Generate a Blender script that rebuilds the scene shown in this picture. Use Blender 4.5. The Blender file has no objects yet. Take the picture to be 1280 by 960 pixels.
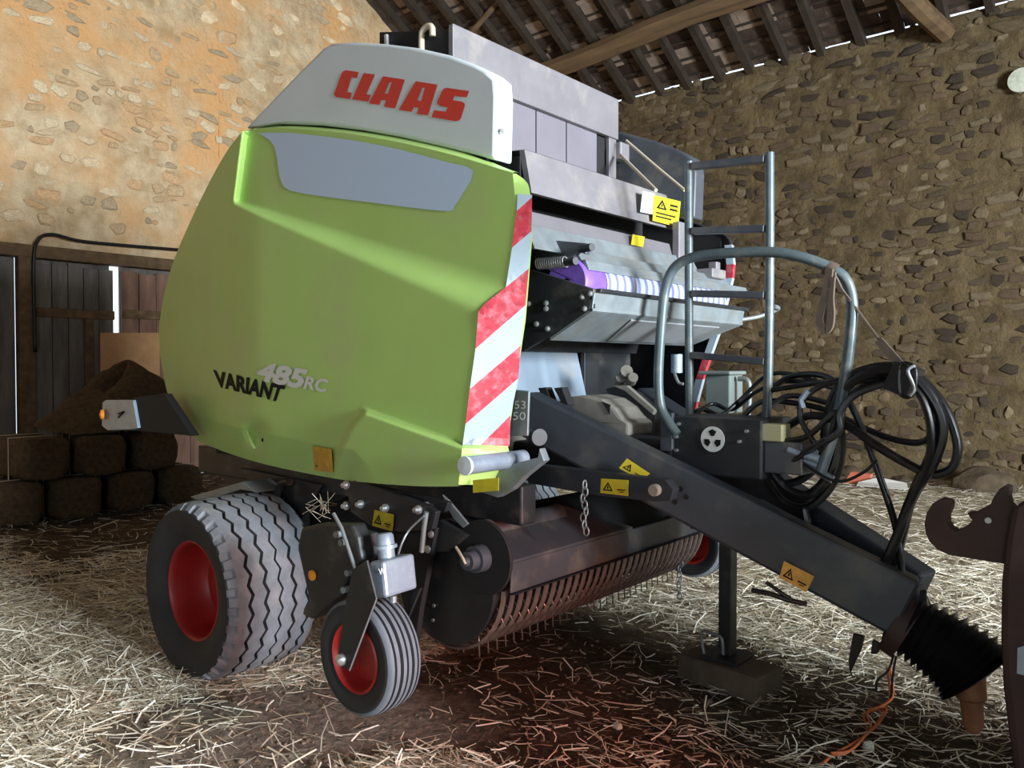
import bpy, bmesh, math, random
import numpy as np
from mathutils import Vector, Matrix, noise
from mathutils.geometry import tessellate_polygon
random.seed(7); RNG = np.random.default_rng(7)
SC = bpy.context.scene; COL = SC.collection

# ---------------------------------------------------------------- camera
# World frame: +X is the travel direction of the baler, Z up, origin on the ground below its axle.
CAM = Vector((3.90, -3.32, 1.60)); F = 1000.0; PITCH = 0.021
RIGHT = Vector((.7593, .6508, 0)); FWDH = Vector((-.6508, .7593, 0))
FWD = (FWDH*math.cos(PITCH) - Vector((0, 0, math.sin(PITCH)))).normalized()
UP = RIGHT.cross(FWD).normalized()
cd = bpy.data.cameras.new('camera'); cam = bpy.data.objects.new('camera', cd); COL.objects.link(cam)
cd.sensor_width = 36; cd.lens = 36*F/1280; cd.clip_start = .05; cd.clip_end = 200
cam.matrix_world = Matrix((( RIGHT.x, UP.x, -FWD.x, CAM.x), (RIGHT.y, UP.y, -FWD.y, CAM.y), (RIGHT.z, UP.z, -FWD.z, CAM.z), (0, 0, 0, 1)))
SC.camera = cam

# ---------------------------------------------------------------- sky, daylight, added side fill, exposure
w = bpy.data.worlds.new('sky'); SC.world = w; w.use_nodes = True
w.node_tree.nodes['Background'].inputs[0].default_value = (.78, .90, 1, 1)
w.node_tree.nodes['Background'].inputs[1].default_value = 1.6
def area(name, loc, aim, sx, sy, power, col):
    l = bpy.data.lights.new(name, 'AREA'); l.shape = 'RECTANGLE'; l.size = sx; l.size_y = sy; l.energy = power; l.color = col
    o = bpy.data.objects.new(name, l); COL.objects.link(o); o.location = loc
    o.rotation_euler = (Vector(aim)-Vector(loc)).to_track_quat('-Z', 'Y').to_euler(); return o
area('daylight_barn_door', (12.6, -1.1, 2.75), (0, 0, 1.5), 3.0, 2.3, 4300, (.88, .95, 1))
area('side_fill', (5.6, -8.4, 2.4), (1.2, -.8, 1.9), 2.6, 2.6, 105, (.80, .90, 1))  # fill light added to lift the panel side; its doorway is assumed
SC.view_settings.view_transform = 'Standard'; SC.view_settings.look = 'None'
SC.view_settings.exposure = 0.0; SC.view_settings.gamma = 1.0; SC.view_settings.use_curve_mapping = False

# ---------------------------------------------------------------- geometry helpers
def U(px, py, x=None, y=None, z=None, d=None):
    "point where the line of sight through a photograph position meets a real plane"
    r = FWD + RIGHT*((px-640)/F) - UP*((py-480)/F)
    if x is not None: t = (x-CAM.x)/r.x
    elif y is not None: t = (y-CAM.y)/r.y
    elif z is not None: t = (z-CAM.z)/r.z
    else: t = d
    return CAM + r*t
def lerp(a, b, t): return a+(b-a)*t
def sst(t):
    t = min(1, max(0, t)); return t*t*(3-2*t)
def interp(x, pts):
    if x <= pts[0][0]: return pts[0][1]
    for (a, b), (c, d) in zip(pts, pts[1:]):
        if x <= c: return b+(d-b)*(x-a)/(c-a) if c > a else d
    return pts[-1][1]
def catmull(P, n=6, closed=False):
    P = [Vector(p) for p in P]; out = []; N = len(P)
    for i in range(N if closed else N-1):
        p0 = P[(i-1) % N] if closed else P[max(i-1, 0)]; p1 = P[i]; p2 = P[(i+1) % N]; p3 = P[(i+2) % N] if closed else P[min(i+2, N-1)]
        for k in range(n):
            t = k/n
            out.append(.5*((2*p1)+(p2-p0)*t+(2*p0-5*p1+4*p2-p3)*t*t+(3*p1-p0-3*p2+p3)*t**3))
    if not closed: out.append(P[-1])
    return out
WORLD = {}
class MB:
    def __init__(s): s.v = []; s.f = []; s.m = []
    def add(s, vs, fs, mi=0):
        b = len(s.v); s.v += [tuple(p) for p in vs]; s.f += [tuple(b+i for i in f) for f in fs]; s.m += [mi]*len(fs); return s
    def box(s, c, size, R=None, mi=0):
        h = [k/2 for k in size]; vs = []
        for i in (-1, 1):
            for j in (-1, 1):
                for k in (-1, 1):
                    p = Vector((i*h[0], j*h[1], k*h[2])); vs.append((R @ p if R else p)+Vector(c))
        return s.add(vs, [(0, 1, 3, 2), (4, 6, 7, 5), (0, 4, 5, 1), (2, 3, 7, 6), (0, 2, 6, 4), (1, 5, 7, 3)], mi)
    def span(s, a, b, mi=0):
        return s.box([(a[i]+b[i])/2 for i in range(3)], [abs(a[i]-b[i]) for i in range(3)], None, mi)
    def bar(s, p0, p1, wid, hei, up=(0, 0, 1), mi=0):
        p0 = Vector(p0); p1 = Vector(p1); d = (p1-p0); L = d.length; d.normalize()
        side = Vector(up).cross(d)
        if side.length < 1e-4: side = Vector((0, 1, 0))
        side.normalize(); u = d.cross(side)
        R = Matrix((d, side, u)).transposed(); return s.box((p0+p1)/2, (L, wid, hei), R, mi)
    def prism(s, pts, ex, mi=0):
        n = len(pts); pts = [Vector(p) for p in pts]; ex = Vector(ex)
        tri = tessellate_polygon([pts]); b = pts+[p+ex for p in pts]
        fs = [tuple(t) for t in tri]+[tuple(i+n for i in reversed(t)) for t in tri]+[(i, (i+1) % n, (i+1) % n+n, i+n) for i in range(n)]
        return s.add(b, fs, mi)
    def tube(s, P, r, k=8, closed=False, cap=True, mi=0):
        P = [Vector(p) for p in P]; N = len(P); vs = []; fs = []; prev = None
        for i, p in enumerate(P):
            if closed: t = P[(i+1) % N]-P[i-1]
            else: t = P[min(i+1, N-1)]-P[max(i-1, 0)]
            if t.length < 1e-9: t = Vector((0, 0, 1))
            t.normalize()
            if prev is None:
                a = Vector((0, 0, 1)) if abs(t.z) < .9 else Vector((1, 0, 0)); n = a.cross(t).normalized()
            else:
                n = prev-t*prev.dot(t); n.normalize()
            prev = n; bb = t.cross(n); rr = r[i] if isinstance(r, (list, tuple)) else r
            for j in range(k):
                a = 2*math.pi*j/k; vs.append(p+(n*math.cos(a)+bb*math.sin(a))*rr)
        for i in range(N if closed else N-1):
            for j in range(k):
                a = i*k+j; b = i*k+(j+1) % k; c = ((i+1) % N)*k+(j+1) % k; d = ((i+1) % N)*k+j; fs.append((a, b, c, d))
        if cap and not closed: fs += [tuple(reversed(range(k))), tuple((N-1)*k+j for j in range(k))]
        return s.add(vs, fs, mi)
    def cyl(s, p0, p1, r, k=20, mi=0): return s.tube([p0, p1], r, k, mi=mi)
    def lathe(s, prof, c, axis, k=48, mi=0, cap=False):
        axis = Vector(axis).normalized(); a = Vector((0, 0, 1)) if abs(axis.z) < .9 else Vector((1, 0, 0))
        u = a.cross(axis).normalized(); v = axis.cross(u); c = Vector(c); vs = []; fs = []
        for (t, r) in prof:
            for j in range(k):
                q = 2*math.pi*j/k; vs.append(c+axis*t+(u*math.cos(q)+v*math.sin(q))*r)
        for i in range(len(prof)-1):
            for j in range(k): fs.append((i*k+j, i*k+(j+1) % k, (i+1)*k+(j+1) % k, (i+1)*k+j))
        return s.add(vs, fs, mi)
    def build(s, name, mat, parent=None, smooth=None, bevel=0, normals=True):
        off = WORLD.get(parent.name, Vector((0, 0, 0))) if parent else None
        if parent is None:
            a = np.array(s.v); lo = a.min(0); hi = a.max(0); off = Vector(((lo[0]+hi[0])/2, (lo[1]+hi[1])/2, lo[2]))
        me = bpy.data.meshes.new(name)
        me.from_pydata([(p[0]-off.x, p[1]-off.y, p[2]-off.z) for p in s.v], [], s.f)
        for m_ in (mat if isinstance(mat, (list, tuple)) else [mat]): me.materials.append(m_)
        me.polygons.foreach_set('material_index', s.m)
        if normals:
            bm = bmesh.new(); bm.from_mesh(me); bmesh.ops.recalc_face_normals(bm, faces=bm.faces); bm.to_mesh(me); bm.free()
        o = bpy.data.objects.new(name, me); COL.objects.link(o)
        if smooth:
            me.polygons.foreach_set('use_smooth', [True]*len(me.polygons))
            if smooth is not True: me.set_sharp_from_angle(angle=math.radians(smooth))
        if parent: o.parent = parent; WORLD[o.name] = off
        else: o.location = off; WORLD[o.name] = off
        if bevel:
            b = o.modifiers.new('bevel', 'BEVEL'); b.width = bevel; b.segments = 2; b.limit_method = 'ANGLE'; b.angle_limit = math.radians(35); b.harden_normals = False
        return o
def tag(o, label=None, cat=None, group=None, kind=None):
    if label: o['label'] = label
    if cat: o['category'] = cat
    if group: o['group'] = group
    if kind: o['kind'] = kind
    return o
def empty(name, loc, label=None, cat=None, group=None, kind=None, parent=None):
    o = bpy.data.objects.new(name, None); o.empty_display_size = .1; COL.objects.link(o)
    if parent: o.parent = parent; o.location = Vector(loc)-WORLD[parent.name]
    else: o.location = loc
    WORLD[o.name] = Vector(loc); return tag(o, label, cat, group, kind)

# ---------------------------------------------------------------- materials
def mat(name, col, rough=.6, metal=0, var=0, scale=8, bump=0, bscale=None, dirt=None, dirt_amt=0, dscale=3, emit=None, detail=6, spec=.5, stretch=None):
    m = bpy.data.materials.new(name); m.use_nodes = True; nt = m.node_tree; N = nt.nodes; L = nt.links
    b = N['Principled BSDF']; b.inputs['Base Color'].default_value = (*col, 1); b.inputs['Roughness'].default_value = rough; b.inputs['Metallic'].default_value = metal
    b.inputs['Specular IOR Level'].default_value = spec
    if emit: b.inputs['Emission Color'].default_value = (*emit[0], 1); b.inputs['Emission Strength'].default_value = emit[1]
    if var or bump or dirt:
        tc = N.new('ShaderNodeTexCoord'); mp = N.new('ShaderNodeMapping'); L.new(tc.outputs['Object'], mp.inputs[0])
        if stretch: mp.inputs['Scale'].default_value = stretch
        def tex(sc, d=detail):
            t = N.new('ShaderNodeTexNoise'); t.inputs['Scale'].default_value = sc; t.inputs['Detail'].default_value = d; t.inputs['Roughness'].default_value = .6; L.new(mp.outputs[0], t.inputs['Vector']); return t
        src = None
        if var:
            t = tex(scale); r = N.new('ShaderNodeValToRGB'); L.new(t.outputs['Fac'], r.inputs[0])
            r.color_ramp.elements[0].position = .3; r.color_ramp.elements[1].position = .7
            r.color_ramp.elements[0].color = (*[c*(1-var) for c in col], 1); r.color_ramp.elements[1].color = (*[min(1, c*(1+var)) for c in col], 1); src = r.outputs[0]
        if dirt:
            t = tex(dscale); r = N.new('ShaderNodeMapRange'); L.new(t.outputs['Fac'], r.inputs[0]); r.inputs[1].default_value = .62-.35*dirt_amt; r.inputs[2].default_value = .82-.2*dirt_amt
            mx = N.new('ShaderNodeMix'); mx.data_type = 'RGBA'; L.new(r.outputs[0], mx.inputs[0])
            if src: L.new(src, mx.inputs[6])
            else: mx.inputs[6].default_value = (*col, 1)
            mx.inputs[7].default_value = (*dirt, 1); src = mx.outputs[2]
        if src: L.new(src, b.inputs['Base Color'])
        if bump:
            t = tex(bscale or scale*3); bn = N.new('ShaderNodeBump'); bn.inputs['Strength'].default_value = bump; bn.inputs['Distance'].default_value = .02; L.new(t.outputs['Fac'], bn.inputs['Height']); L.new(bn.outputs[0], b.inputs['Normal'])
    return m
DUST = (.30, .24, .16)
M = dict(
 green=mat('green_paint', (.385, .585, .165), .42, var=.04, scale=3, dirt=(.40, .52, .20), dirt_amt=.35, dscale=2.5),
 white=mat('white_paint', (.60, .67, .70), .45, var=.04, scale=3),
 decal_grey=mat('grey_blue_film', (.47, .60, .79), .45),
 red=mat('red_film', (.62, .05, .035), .5),
 stripe_red=mat('reflective_red', (.42, .035, .055), .45, var=.35, scale=30, dirt=(.50, .20, .23), dirt_amt=.35, dscale=22),
 stripe_white=mat('reflective_white', (.34, .42, .49), .4, var=.06, scale=12),
 ink=mat('black_print', (.008, .009, .010), .7, spec=.15),
 silver=mat('silver_print', (.62, .64, .62), .45),
 yellow=mat('yellow_sticker', (.55, .46, .02), .5, var=.12, scale=30),
 orange_sticker=mat('amber_sticker', (.55, .32, .03), .5, var=.2, scale=30),
 black=mat('black_paint', (.016, .018, .021), .5, var=.3, scale=5, dirt=(.10, .09, .075), dirt_amt=.2, dscale=5),
 void=mat('dark_metal_and_gap_shade', (.008, .008, .009), .8),  # dark parts, and sheets that stand for shaded gaps
 grey=mat('anthracite_paint', (.055, .062, .075), .45, var=.2, scale=4, dirt=(.16, .145, .12), dirt_amt=.3, dscale=5),
 arm=mat('dusty_anthracite', (.024, .029, .037), .5, var=.25, scale=5, dirt=(.075, .072, .064), dirt_amt=.25, dscale=4),
 galv=mat('galvanised_steel', (.25, .29, .31), .45, .5, var=.22, scale=9, dirt=(.26, .25, .22), dirt_amt=.35, dscale=6),
 pale=mat('pale_steel', (.20, .19, .205), .5, .25, var=.12, scale=6, dirt=(.33, .3, .27), dirt_amt=.3, dscale=5),
 steel=mat('bolt_steel', (.55, .57, .58), .35, .8),
 tubeg=mat('green_grey_tube', (.085, .115, .125), .42, .2, var=.2, scale=10, dirt=(.2, .2, .18), dirt_amt=.3, dscale=12),
 tyre=mat('dusty_rubber', (.20, .225, .255), .85, var=.2, scale=14, dirt=(.30, .30, .30), dirt_amt=.3, dscale=6, spec=.25),
 sidewall=mat('black_rubber', (.02, .021, .023), .75, var=.25, scale=8),
 rim=mat('red_rim', (.33, .014, .012), .45, var=.15, scale=7),
 hose=mat('hose_rubber', (.008, .008, .009), .38, var=.3, scale=10),
 belt=mat('pale_belt', (.24, .31, .39), .7, var=.1, scale=4, dirt=(.40, .38, .34), dirt_amt=.25, dscale=3),
 dustgrey=mat('dust_covered_plastic', (.25, .235, .20), .85, var=.3, scale=6),
 purple=mat('purple_film', (.17, .085, .42), .5, var=.2, scale=25),
 tine=mat('worn_reddish_steel', (.30, .23, .21), .35, .7, var=.35, scale=12, dirt=(.12, .07, .055), dirt_amt=.4, dscale=8),
 amber=mat('amber_reflector', (.75, .26, .02), .3),
 rust=mat('rusty_steel', (.20, .085, .035), .75, .2, var=.4, scale=9),
 darkrust=mat('dark_rusty_iron', (.035, .016, .012), .7, var=.4, scale=7),
 zinc=mat('bluish_zinc', (.28, .35, .43), .42, .35, var=.15, scale=10, dirt=(.40, .46, .52), dirt_amt=.25, dscale=25),
 wood=mat('grey_brown_timber', (.17, .105, .055), .85, var=.4, scale=3, bump=.5, bscale=18, stretch=(.4, 3, 3)),
 beam=mat('old_oak_beam', (.13, .08, .038), .85, var=.35, scale=3, bump=.5, bscale=16, stretch=(.35, 3, 3)),
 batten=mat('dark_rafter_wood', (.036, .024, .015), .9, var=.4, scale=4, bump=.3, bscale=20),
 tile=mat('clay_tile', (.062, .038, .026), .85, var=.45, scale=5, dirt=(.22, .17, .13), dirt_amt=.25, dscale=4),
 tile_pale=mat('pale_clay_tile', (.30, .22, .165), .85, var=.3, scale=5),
 doorwood=mat('weathered_door_boards', (.17, .155, .14), .9, var=.45, scale=2.5, bump=.4, bscale=20, stretch=(3, 3, .5)),
 doorred=mat('reddish_door_boards', (.24, .135, .095), .85, var=.35, scale=3, bump=.3, bscale=18, stretch=(3, 3, .5)),
 orangeboard=mat('ochre_board', (.60, .34, .16), .75, var=.12, scale=5),
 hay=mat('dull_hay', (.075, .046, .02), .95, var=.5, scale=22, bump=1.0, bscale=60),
 twine=mat('orange_twine', (.62, .17, .05), .7),
 jute=mat('pale_cord', (.45, .38, .28), .8),
 web=mat('brown_webbing', (.085, .062, .045), .85, var=.3, scale=12),
 paper=mat('white_paper', (.65, .64, .6), .7),
 paper_red=mat('red_packaging', (.55, .15, .09), .6),
 pebble=mat('pale_stone_chip', (.52, .55, .45), .8, var=.2, scale=20),
 lens=mat('red_lamp_lens', (.7, .05, .02), .3, emit=((1, .12, .03), 6)),  # glowing lens of the added tail lamp
)
# ================================================================ the barn
XB, YR, YN, XF = -7.5, 9.0, -9.0, 13.0        # back wall, right wall, near wall, front wall
EAVE = 6.4; PIT = math.tan(math.radians(30)); RIDGE_Y = 1.0
def roofz(y): return EAVE+PIT*(YR-y) if y > RIDGE_Y else EAVE+PIT*(YR-RIDGE_Y)-PIT*(RIDGE_Y-y)
def gh(x, y):
    "height of the trodden earth floor"
    h = .035*noise.noise((x*.7, y*.7, 3.1))+.022*noise.noise((x*2.1, y*2.1, 1.7))+.010*noise.noise((x*6, y*6, 8))
    for (cx, cy, r) in ((0, -1.07, .75), (0, 1.07, .75), (2.1, .42, .6)):
        d = math.hypot(x-cx, y-cy); h *= sst((d-r*.45)/(r*.6))
    return h
def soil_material():
    m = bpy.data.materials.new('trodden_earth'); m.use_nodes = True; nt = m.node_tree; N = nt.nodes; L = nt.links; b = N['Principled BSDF']
    tc = N.new('ShaderNodeTexCoord')
    def tex(sc, d=8):
        t = N.new('ShaderNodeTexNoise'); t.inputs['Scale'].default_value = sc; t.inputs['Detail'].default_value = d; t.inputs['Roughness'].default_value = .65; L.new(tc.outputs['Object'], t.inputs['Vector']); return t
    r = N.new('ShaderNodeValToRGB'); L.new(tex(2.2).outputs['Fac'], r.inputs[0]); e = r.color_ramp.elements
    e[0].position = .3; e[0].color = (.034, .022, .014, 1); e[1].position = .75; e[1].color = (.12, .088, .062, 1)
    r2 = N.new('ShaderNodeValToRGB'); L.new(tex(28).outputs['Fac'], r2.inputs[0]); r2.color_ramp.elements[0].position = .35; r2.color_ramp.elements[0].color = (.45, .42, .4, 1); r2.color_ramp.elements[1].position = .65; r2.color_ramp.elements[1].color = (1.25, 1.2, 1.1, 1)
    mx = N.new('ShaderNodeMix'); mx.data_type = 'RGBA'; mx.blend_type = 'MULTIPLY'; mx.inputs[0].default_value = .8
    # chaff-strewn ground, painted paler as lit beside the shaded track, a dry dusty patch where nothing lies
    sp = N.new('ShaderNodeSeparateXYZ'); L.new(tc.outputs['Object'], sp.inputs[0])
    def math_(op, a_, b_=None, c_=None):
        n_ = N.new('ShaderNodeMath'); n_.operation = op
        for k_, q_ in enumerate((a_, b_, c_)):
            if q_ is None: continue
            if isinstance(q_, (int, float)): n_.inputs[k_].default_value = q_
            else: L.new(q_, n_.inputs[k_])
        return n_.outputs[0]
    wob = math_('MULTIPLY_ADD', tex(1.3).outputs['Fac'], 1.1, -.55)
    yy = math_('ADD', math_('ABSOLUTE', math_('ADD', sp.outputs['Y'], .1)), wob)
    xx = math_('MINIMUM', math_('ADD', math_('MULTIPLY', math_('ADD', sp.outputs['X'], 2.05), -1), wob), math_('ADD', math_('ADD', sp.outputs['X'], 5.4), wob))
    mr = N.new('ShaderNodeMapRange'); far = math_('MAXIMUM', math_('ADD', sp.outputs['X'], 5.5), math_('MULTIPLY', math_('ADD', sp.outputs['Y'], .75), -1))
    L.new(math_('MINIMUM', math_('MAXIMUM', math_('SUBTRACT', yy, 1.0), xx), math_('MAXIMUM', far, math_('SUBTRACT', sp.outputs['Y'], 3.2))), mr.inputs[0]); mr.inputs[1].default_value = -.1; mr.inputs[2].default_value = .35  # pale chaff held back behind the baler, deepening its shade in the colour
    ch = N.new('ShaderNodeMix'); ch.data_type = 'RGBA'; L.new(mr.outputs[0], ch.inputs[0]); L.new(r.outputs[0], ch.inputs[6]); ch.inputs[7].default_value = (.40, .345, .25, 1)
    mp = N.new('ShaderNodeMapping'); mp.vector_type = 'TEXTURE'; L.new(tc.outputs['Object'], mp.inputs[0]); mp.inputs['Location'].default_value = (.82-2.75, -1.38, 0); mp.inputs['Rotation'].default_value = (0, 0, math.radians(53)); mp.inputs['Scale'].default_value = (.85, .5, 1)
    vl = N.new('ShaderNodeVectorMath'); vl.operation = 'LENGTH'; L.new(mp.outputs[0], vl.inputs[0])
    m2 = N.new('ShaderNodeMapRange'); L.new(math_('ADD', vl.outputs['Value'], wob), m2.inputs[0]); m2.inputs[1].default_value = 1.25; m2.inputs[2].default_value = .8
    md = N.new('ShaderNodeMix'); md.data_type = 'RGBA'; L.new(m2.outputs[0], md.inputs[0]); L.new(ch.outputs[2], md.inputs[6]); md.inputs[7].default_value = (.27, .235, .20, 1)
    L.new(md.outputs[2], mx.inputs[6]); L.new(r2.outputs[0], mx.inputs[7]); L.new(mx.outputs[2], b.inputs['Base Color'])
    b.inputs['Roughness'].default_value = .95; b.inputs['Specular IOR Level'].default_value = .2
    bn = N.new('ShaderNodeBump'); bn.inputs['Strength'].default_value = 1.0; bn.inputs['Distance'].default_value = .05; L.new(tex(14).outputs['Fac'], bn.inputs['Height']); L.new(bn.outputs[0], b.inputs['Normal'])
    return m
def grid_floor():
    m = MB(); nx, ny = 200, 160; x0, x1, y0, y1 = XB, XF, YN, YR
    vs = [(lerp(x0, x1, i/nx), lerp(y0, y1, j/ny), gh(lerp(x0, x1, i/nx), lerp(y0, y1, j/ny))) for i in range(nx+1) for j in range(ny+1)]
    fs = [(i*(ny+1)+j, (i+1)*(ny+1)+j, (i+1)*(ny+1)+j+1, i*(ny+1)+j+1) for i in range(nx) for j in range(ny)]
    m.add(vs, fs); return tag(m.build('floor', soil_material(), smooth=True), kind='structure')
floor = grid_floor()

def mortar_material(name, base, pale, warm=None):
    m = bpy.data.materials.new(name); m.use_nodes = True; nt = m.node_tree; N = nt.nodes; L = nt.links; b = N['Principled BSDF']
    tc = N.new('ShaderNodeTexCoord')
    def tex(sc, d=8, ro=.62):
        t = N.new('ShaderNodeTexNoise'); t.inputs['Scale'].default_value = sc; t.inputs['Detail'].default_value = d; t.inputs['Roughness'].default_value = ro; L.new(tc.outputs['Object'], t.inputs['Vector']); return t
    r = N.new('ShaderNodeValToRGB'); L.new(tex(3.2).outputs['Fac'], r.inputs[0]); e = r.color_ramp.elements
    e[0].position = .32; e[0].color = (*base, 1); e[1].position = .66; e[1].color = (*pale, 1)
    src = r.outputs[0]
    if warm:
        r2 = N.new('ShaderNodeMapRange'); L.new(tex(.55, 3).outputs['Fac'], r2.inputs[0]); r2.inputs[1].default_value = .42; r2.inputs[2].default_value = .6
        mx = N.new('ShaderNodeMix'); mx.data_type = 'RGBA'; L.new(r2.outputs[0], mx.inputs[0]); L.new(src, mx.inputs[6]); mx.inputs[7].default_value = (*warm, 1); src = mx.outputs[2]
    L.new(src, b.inputs['Base Color']); b.inputs['Roughness'].default_value = .95; b.inputs['Specular IOR Level'].default_value = .15
    bn = N.new('ShaderNodeBump'); bn.inputs['Strength'].default_value = 1.0; bn.inputs['Distance'].default_value = .09; L.new(tex(7, 10, .7).outputs['Fac'], bn.inputs['Height']); L.new(bn.outputs[0], b.inputs['Normal'])
    return m
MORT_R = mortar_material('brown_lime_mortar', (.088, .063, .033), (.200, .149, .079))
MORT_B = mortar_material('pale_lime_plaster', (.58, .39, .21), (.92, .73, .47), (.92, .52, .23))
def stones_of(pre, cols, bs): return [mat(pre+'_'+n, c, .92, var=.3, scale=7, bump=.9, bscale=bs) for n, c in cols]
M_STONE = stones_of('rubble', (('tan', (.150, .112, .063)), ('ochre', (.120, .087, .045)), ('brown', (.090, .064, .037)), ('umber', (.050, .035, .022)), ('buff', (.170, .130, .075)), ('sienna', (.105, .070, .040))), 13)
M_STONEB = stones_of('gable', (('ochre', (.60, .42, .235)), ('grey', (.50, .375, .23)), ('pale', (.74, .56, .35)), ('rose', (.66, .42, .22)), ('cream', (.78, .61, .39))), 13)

def wall_patch(m, P0, eu, ev, nrm, W, H, nu, nv, top=None, depth=.35):
    "rough plastered wall: noisy front face with a real back and thickness"
    P0 = Vector(P0); eu = Vector(eu); ev = Vector(ev); nrm = Vector(nrm); vs = []; fs = []
    for i in range(nu+1):
        for j in range(nv+1):
            u = W*i/nu; h = (top(u) if top else H); v = h*j/nv; p = P0+eu*u+ev*v
            k = .03*noise.noise(p*1.9)+.022*noise.noise(p*5.5)+.014*noise.noise(p*10.5)
            vs.append(p+nrm*k)
    for i in range(nu):
        for j in range(nv): a = i*(nv+1)+j; fs.append((a, a+nv+1, a+nv+2, a+1))
    b = len(vs); c = [P0, P0+eu*W, P0+eu*W+ev*(top(W) if top else H), P0+ev*(top(0) if top else H)]
    vs += [q-nrm*depth for q in c]; fs += [(b, b+1, b+2, b+3)]
    r = [0, nu*(nv+1), nu*(nv+1)+nv, nv]
    fs += [(r[k], r[(k+1) % 4], b+(k+1) % 4, b+k) for k in range(4)]
    m.add(vs, fs)
# right-hand wall (runs along the baler)
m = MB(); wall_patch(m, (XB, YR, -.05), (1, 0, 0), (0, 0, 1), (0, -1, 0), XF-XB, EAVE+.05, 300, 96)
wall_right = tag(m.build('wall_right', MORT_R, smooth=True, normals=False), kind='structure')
# back wall: gable with a wide door opening
DY0, DY1, DZ = -1.1, 3.1, 3.12
m = MB()
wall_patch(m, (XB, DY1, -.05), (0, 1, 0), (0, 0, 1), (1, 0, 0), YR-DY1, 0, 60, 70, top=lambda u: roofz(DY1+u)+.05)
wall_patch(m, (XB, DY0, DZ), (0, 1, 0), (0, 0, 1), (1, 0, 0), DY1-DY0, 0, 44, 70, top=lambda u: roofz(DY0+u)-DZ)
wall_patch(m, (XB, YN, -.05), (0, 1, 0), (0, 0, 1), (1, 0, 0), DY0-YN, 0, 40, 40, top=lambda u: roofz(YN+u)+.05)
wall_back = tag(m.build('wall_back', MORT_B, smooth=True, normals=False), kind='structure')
m = MB()                                       # near wall, unseen, with a doorway cut to match the added side fill
for (xa, xb, zb) in ((XF, 7.1, -.05), (7.1, 4.1, 3.9), (4.1, XB, -.05)): wall_patch(m, (xa, YN, zb), (-1, 0, 0), (0, 0, 1), (0, 1, 0), xa-xb, roofz(YN)-zb, 20, 20)
tag(m.build('wall_near', M['batten'], smooth=True, normals=False), kind='structure')
m = MB(); m.span((XF, YN, 0), (XF+.4, -4.4, roofz(YN))); m.span((XF, 2.0, 0), (XF+.4, YR, EAVE)); m.prism([(XF, YN, 5.4), (XF, YR, 5.4), (XF, YR, EAVE), (XF, RIDGE_Y, roofz(RIDGE_Y)), (XF, YN, roofz(YN))], (.4, 0, 0))
tag(m.build('wall_front', MORT_R), kind='structure')

# --- rubble stones set in the mortar
def stone_mesh(name, seed, mats):
    r = random.Random(seed); n = r.choice((5, 6, 7, 8)); ring = []
    for k in range(n):
        a = 2*math.pi*(k+r.uniform(-.36, .36))/n; q = r.uniform(.74, 1.12)
        ring.append((.5*q*math.copysign(abs(math.cos(a))**.7, math.cos(a)), .5*q*math.copysign(abs(math.sin(a))**.7, math.sin(a))))
    tx, ty = r.uniform(-.5, .5), r.uniform(-.5, .5)
    top = [(x*.80+r.uniform(-.05, .05), y*.76+r.uniform(-.05, .05)) for x, y in ring]; mid = (r.uniform(-.15, .15), r.uniform(-.15, .15))
    vs = [(x*1.03, y*1.03, -.8) for x, y in ring]+[(x, y, .35) for x, y in ring]+[(x, y, .8+tx*x+ty*y+r.uniform(-.12, .12)) for x, y in top]+[(*mid, .95+r.uniform(-.1, .3))]
    fs = []
    for l in (0, 1):
        for k in range(n): fs.append((l*n+k, l*n+(k+1) % n, (l+1)*n+(k+1) % n, (l+1)*n+k))
    fs += [(2*n+k, 2*n+(k+1) % n, 3*n) for k in range(n)]
    me = bpy.data.meshes.new(name); me.from_pydata(vs, [], fs); me.materials.append(mats[seed % len(mats)]); me['m'] = seed % len(mats); return me
def lay_stones(wall, frame, spots, meshes, limit, mats):
    "spots: (u, v, width, height, proud, tilt) on the wall; the nearest ones are single stones, the rest one rubble part"
    P0, eu, ev, nr = frame; loc = WORLD[wall.name]; rest = MB()
    for i, (u, v, wd, hg, pr, ti) in enumerate(spots):
        me = meshes[(i*7+int(wd*997)) % len(meshes)]; R = Matrix((eu, ev, nr)).transposed().to_4x4() @ Matrix.Rotation(ti, 4, 'Z') @ Matrix.Diagonal((wd, hg, pr, 1))
        T = Matrix.Translation(P0+eu*u+ev*v-loc) @ R
        if i < limit:
            o = bpy.data.objects.new('stone', me); COL.objects.link(o); o.parent = wall; o.matrix_local = T
        else:
            rest.add([T @ w_.co + loc for w_ in me.vertices], [tuple(p.vertices) for p in me.polygons], me['m'])
    if rest.v: tag(rest.build('rubble_infill', mats, wall), kind='stuff')
rs = random.Random(3); spots = []; z = .12
while z < EAVE-.1:
    rowh = rs.uniform(.08, .19); x = 2.4+rs.uniform(0, .3)
    while x > -6.2:
        wd = rs.uniform(.09, .34)*(1 if rs.random() < .85 else 1.5); hg = rowh*rs.uniform(.62, 1.12)
        if rs.random() < .90: spots.append((x-XB, z+rowh/2+rs.uniform(-.04, .04), wd, hg, rs.uniform(.008, .042), rs.uniform(-.25, .25)))
        x -= wd+rs.uniform(.0, .07)
    z += rowh
def vis_right(s):
    X = s[0]+XB; p = Vector((X, YR, s[1]))-CAM; d = p.dot(FWD); px = 640+F*p.dot(RIGHT)/d; py = 480-F*p.dot(UP)/d
    return (0 if (px > 770 and px < 1290 and py > 10) else 1, -s[2]*s[3]/d**2)
spots.sort(key=vis_right)
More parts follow.
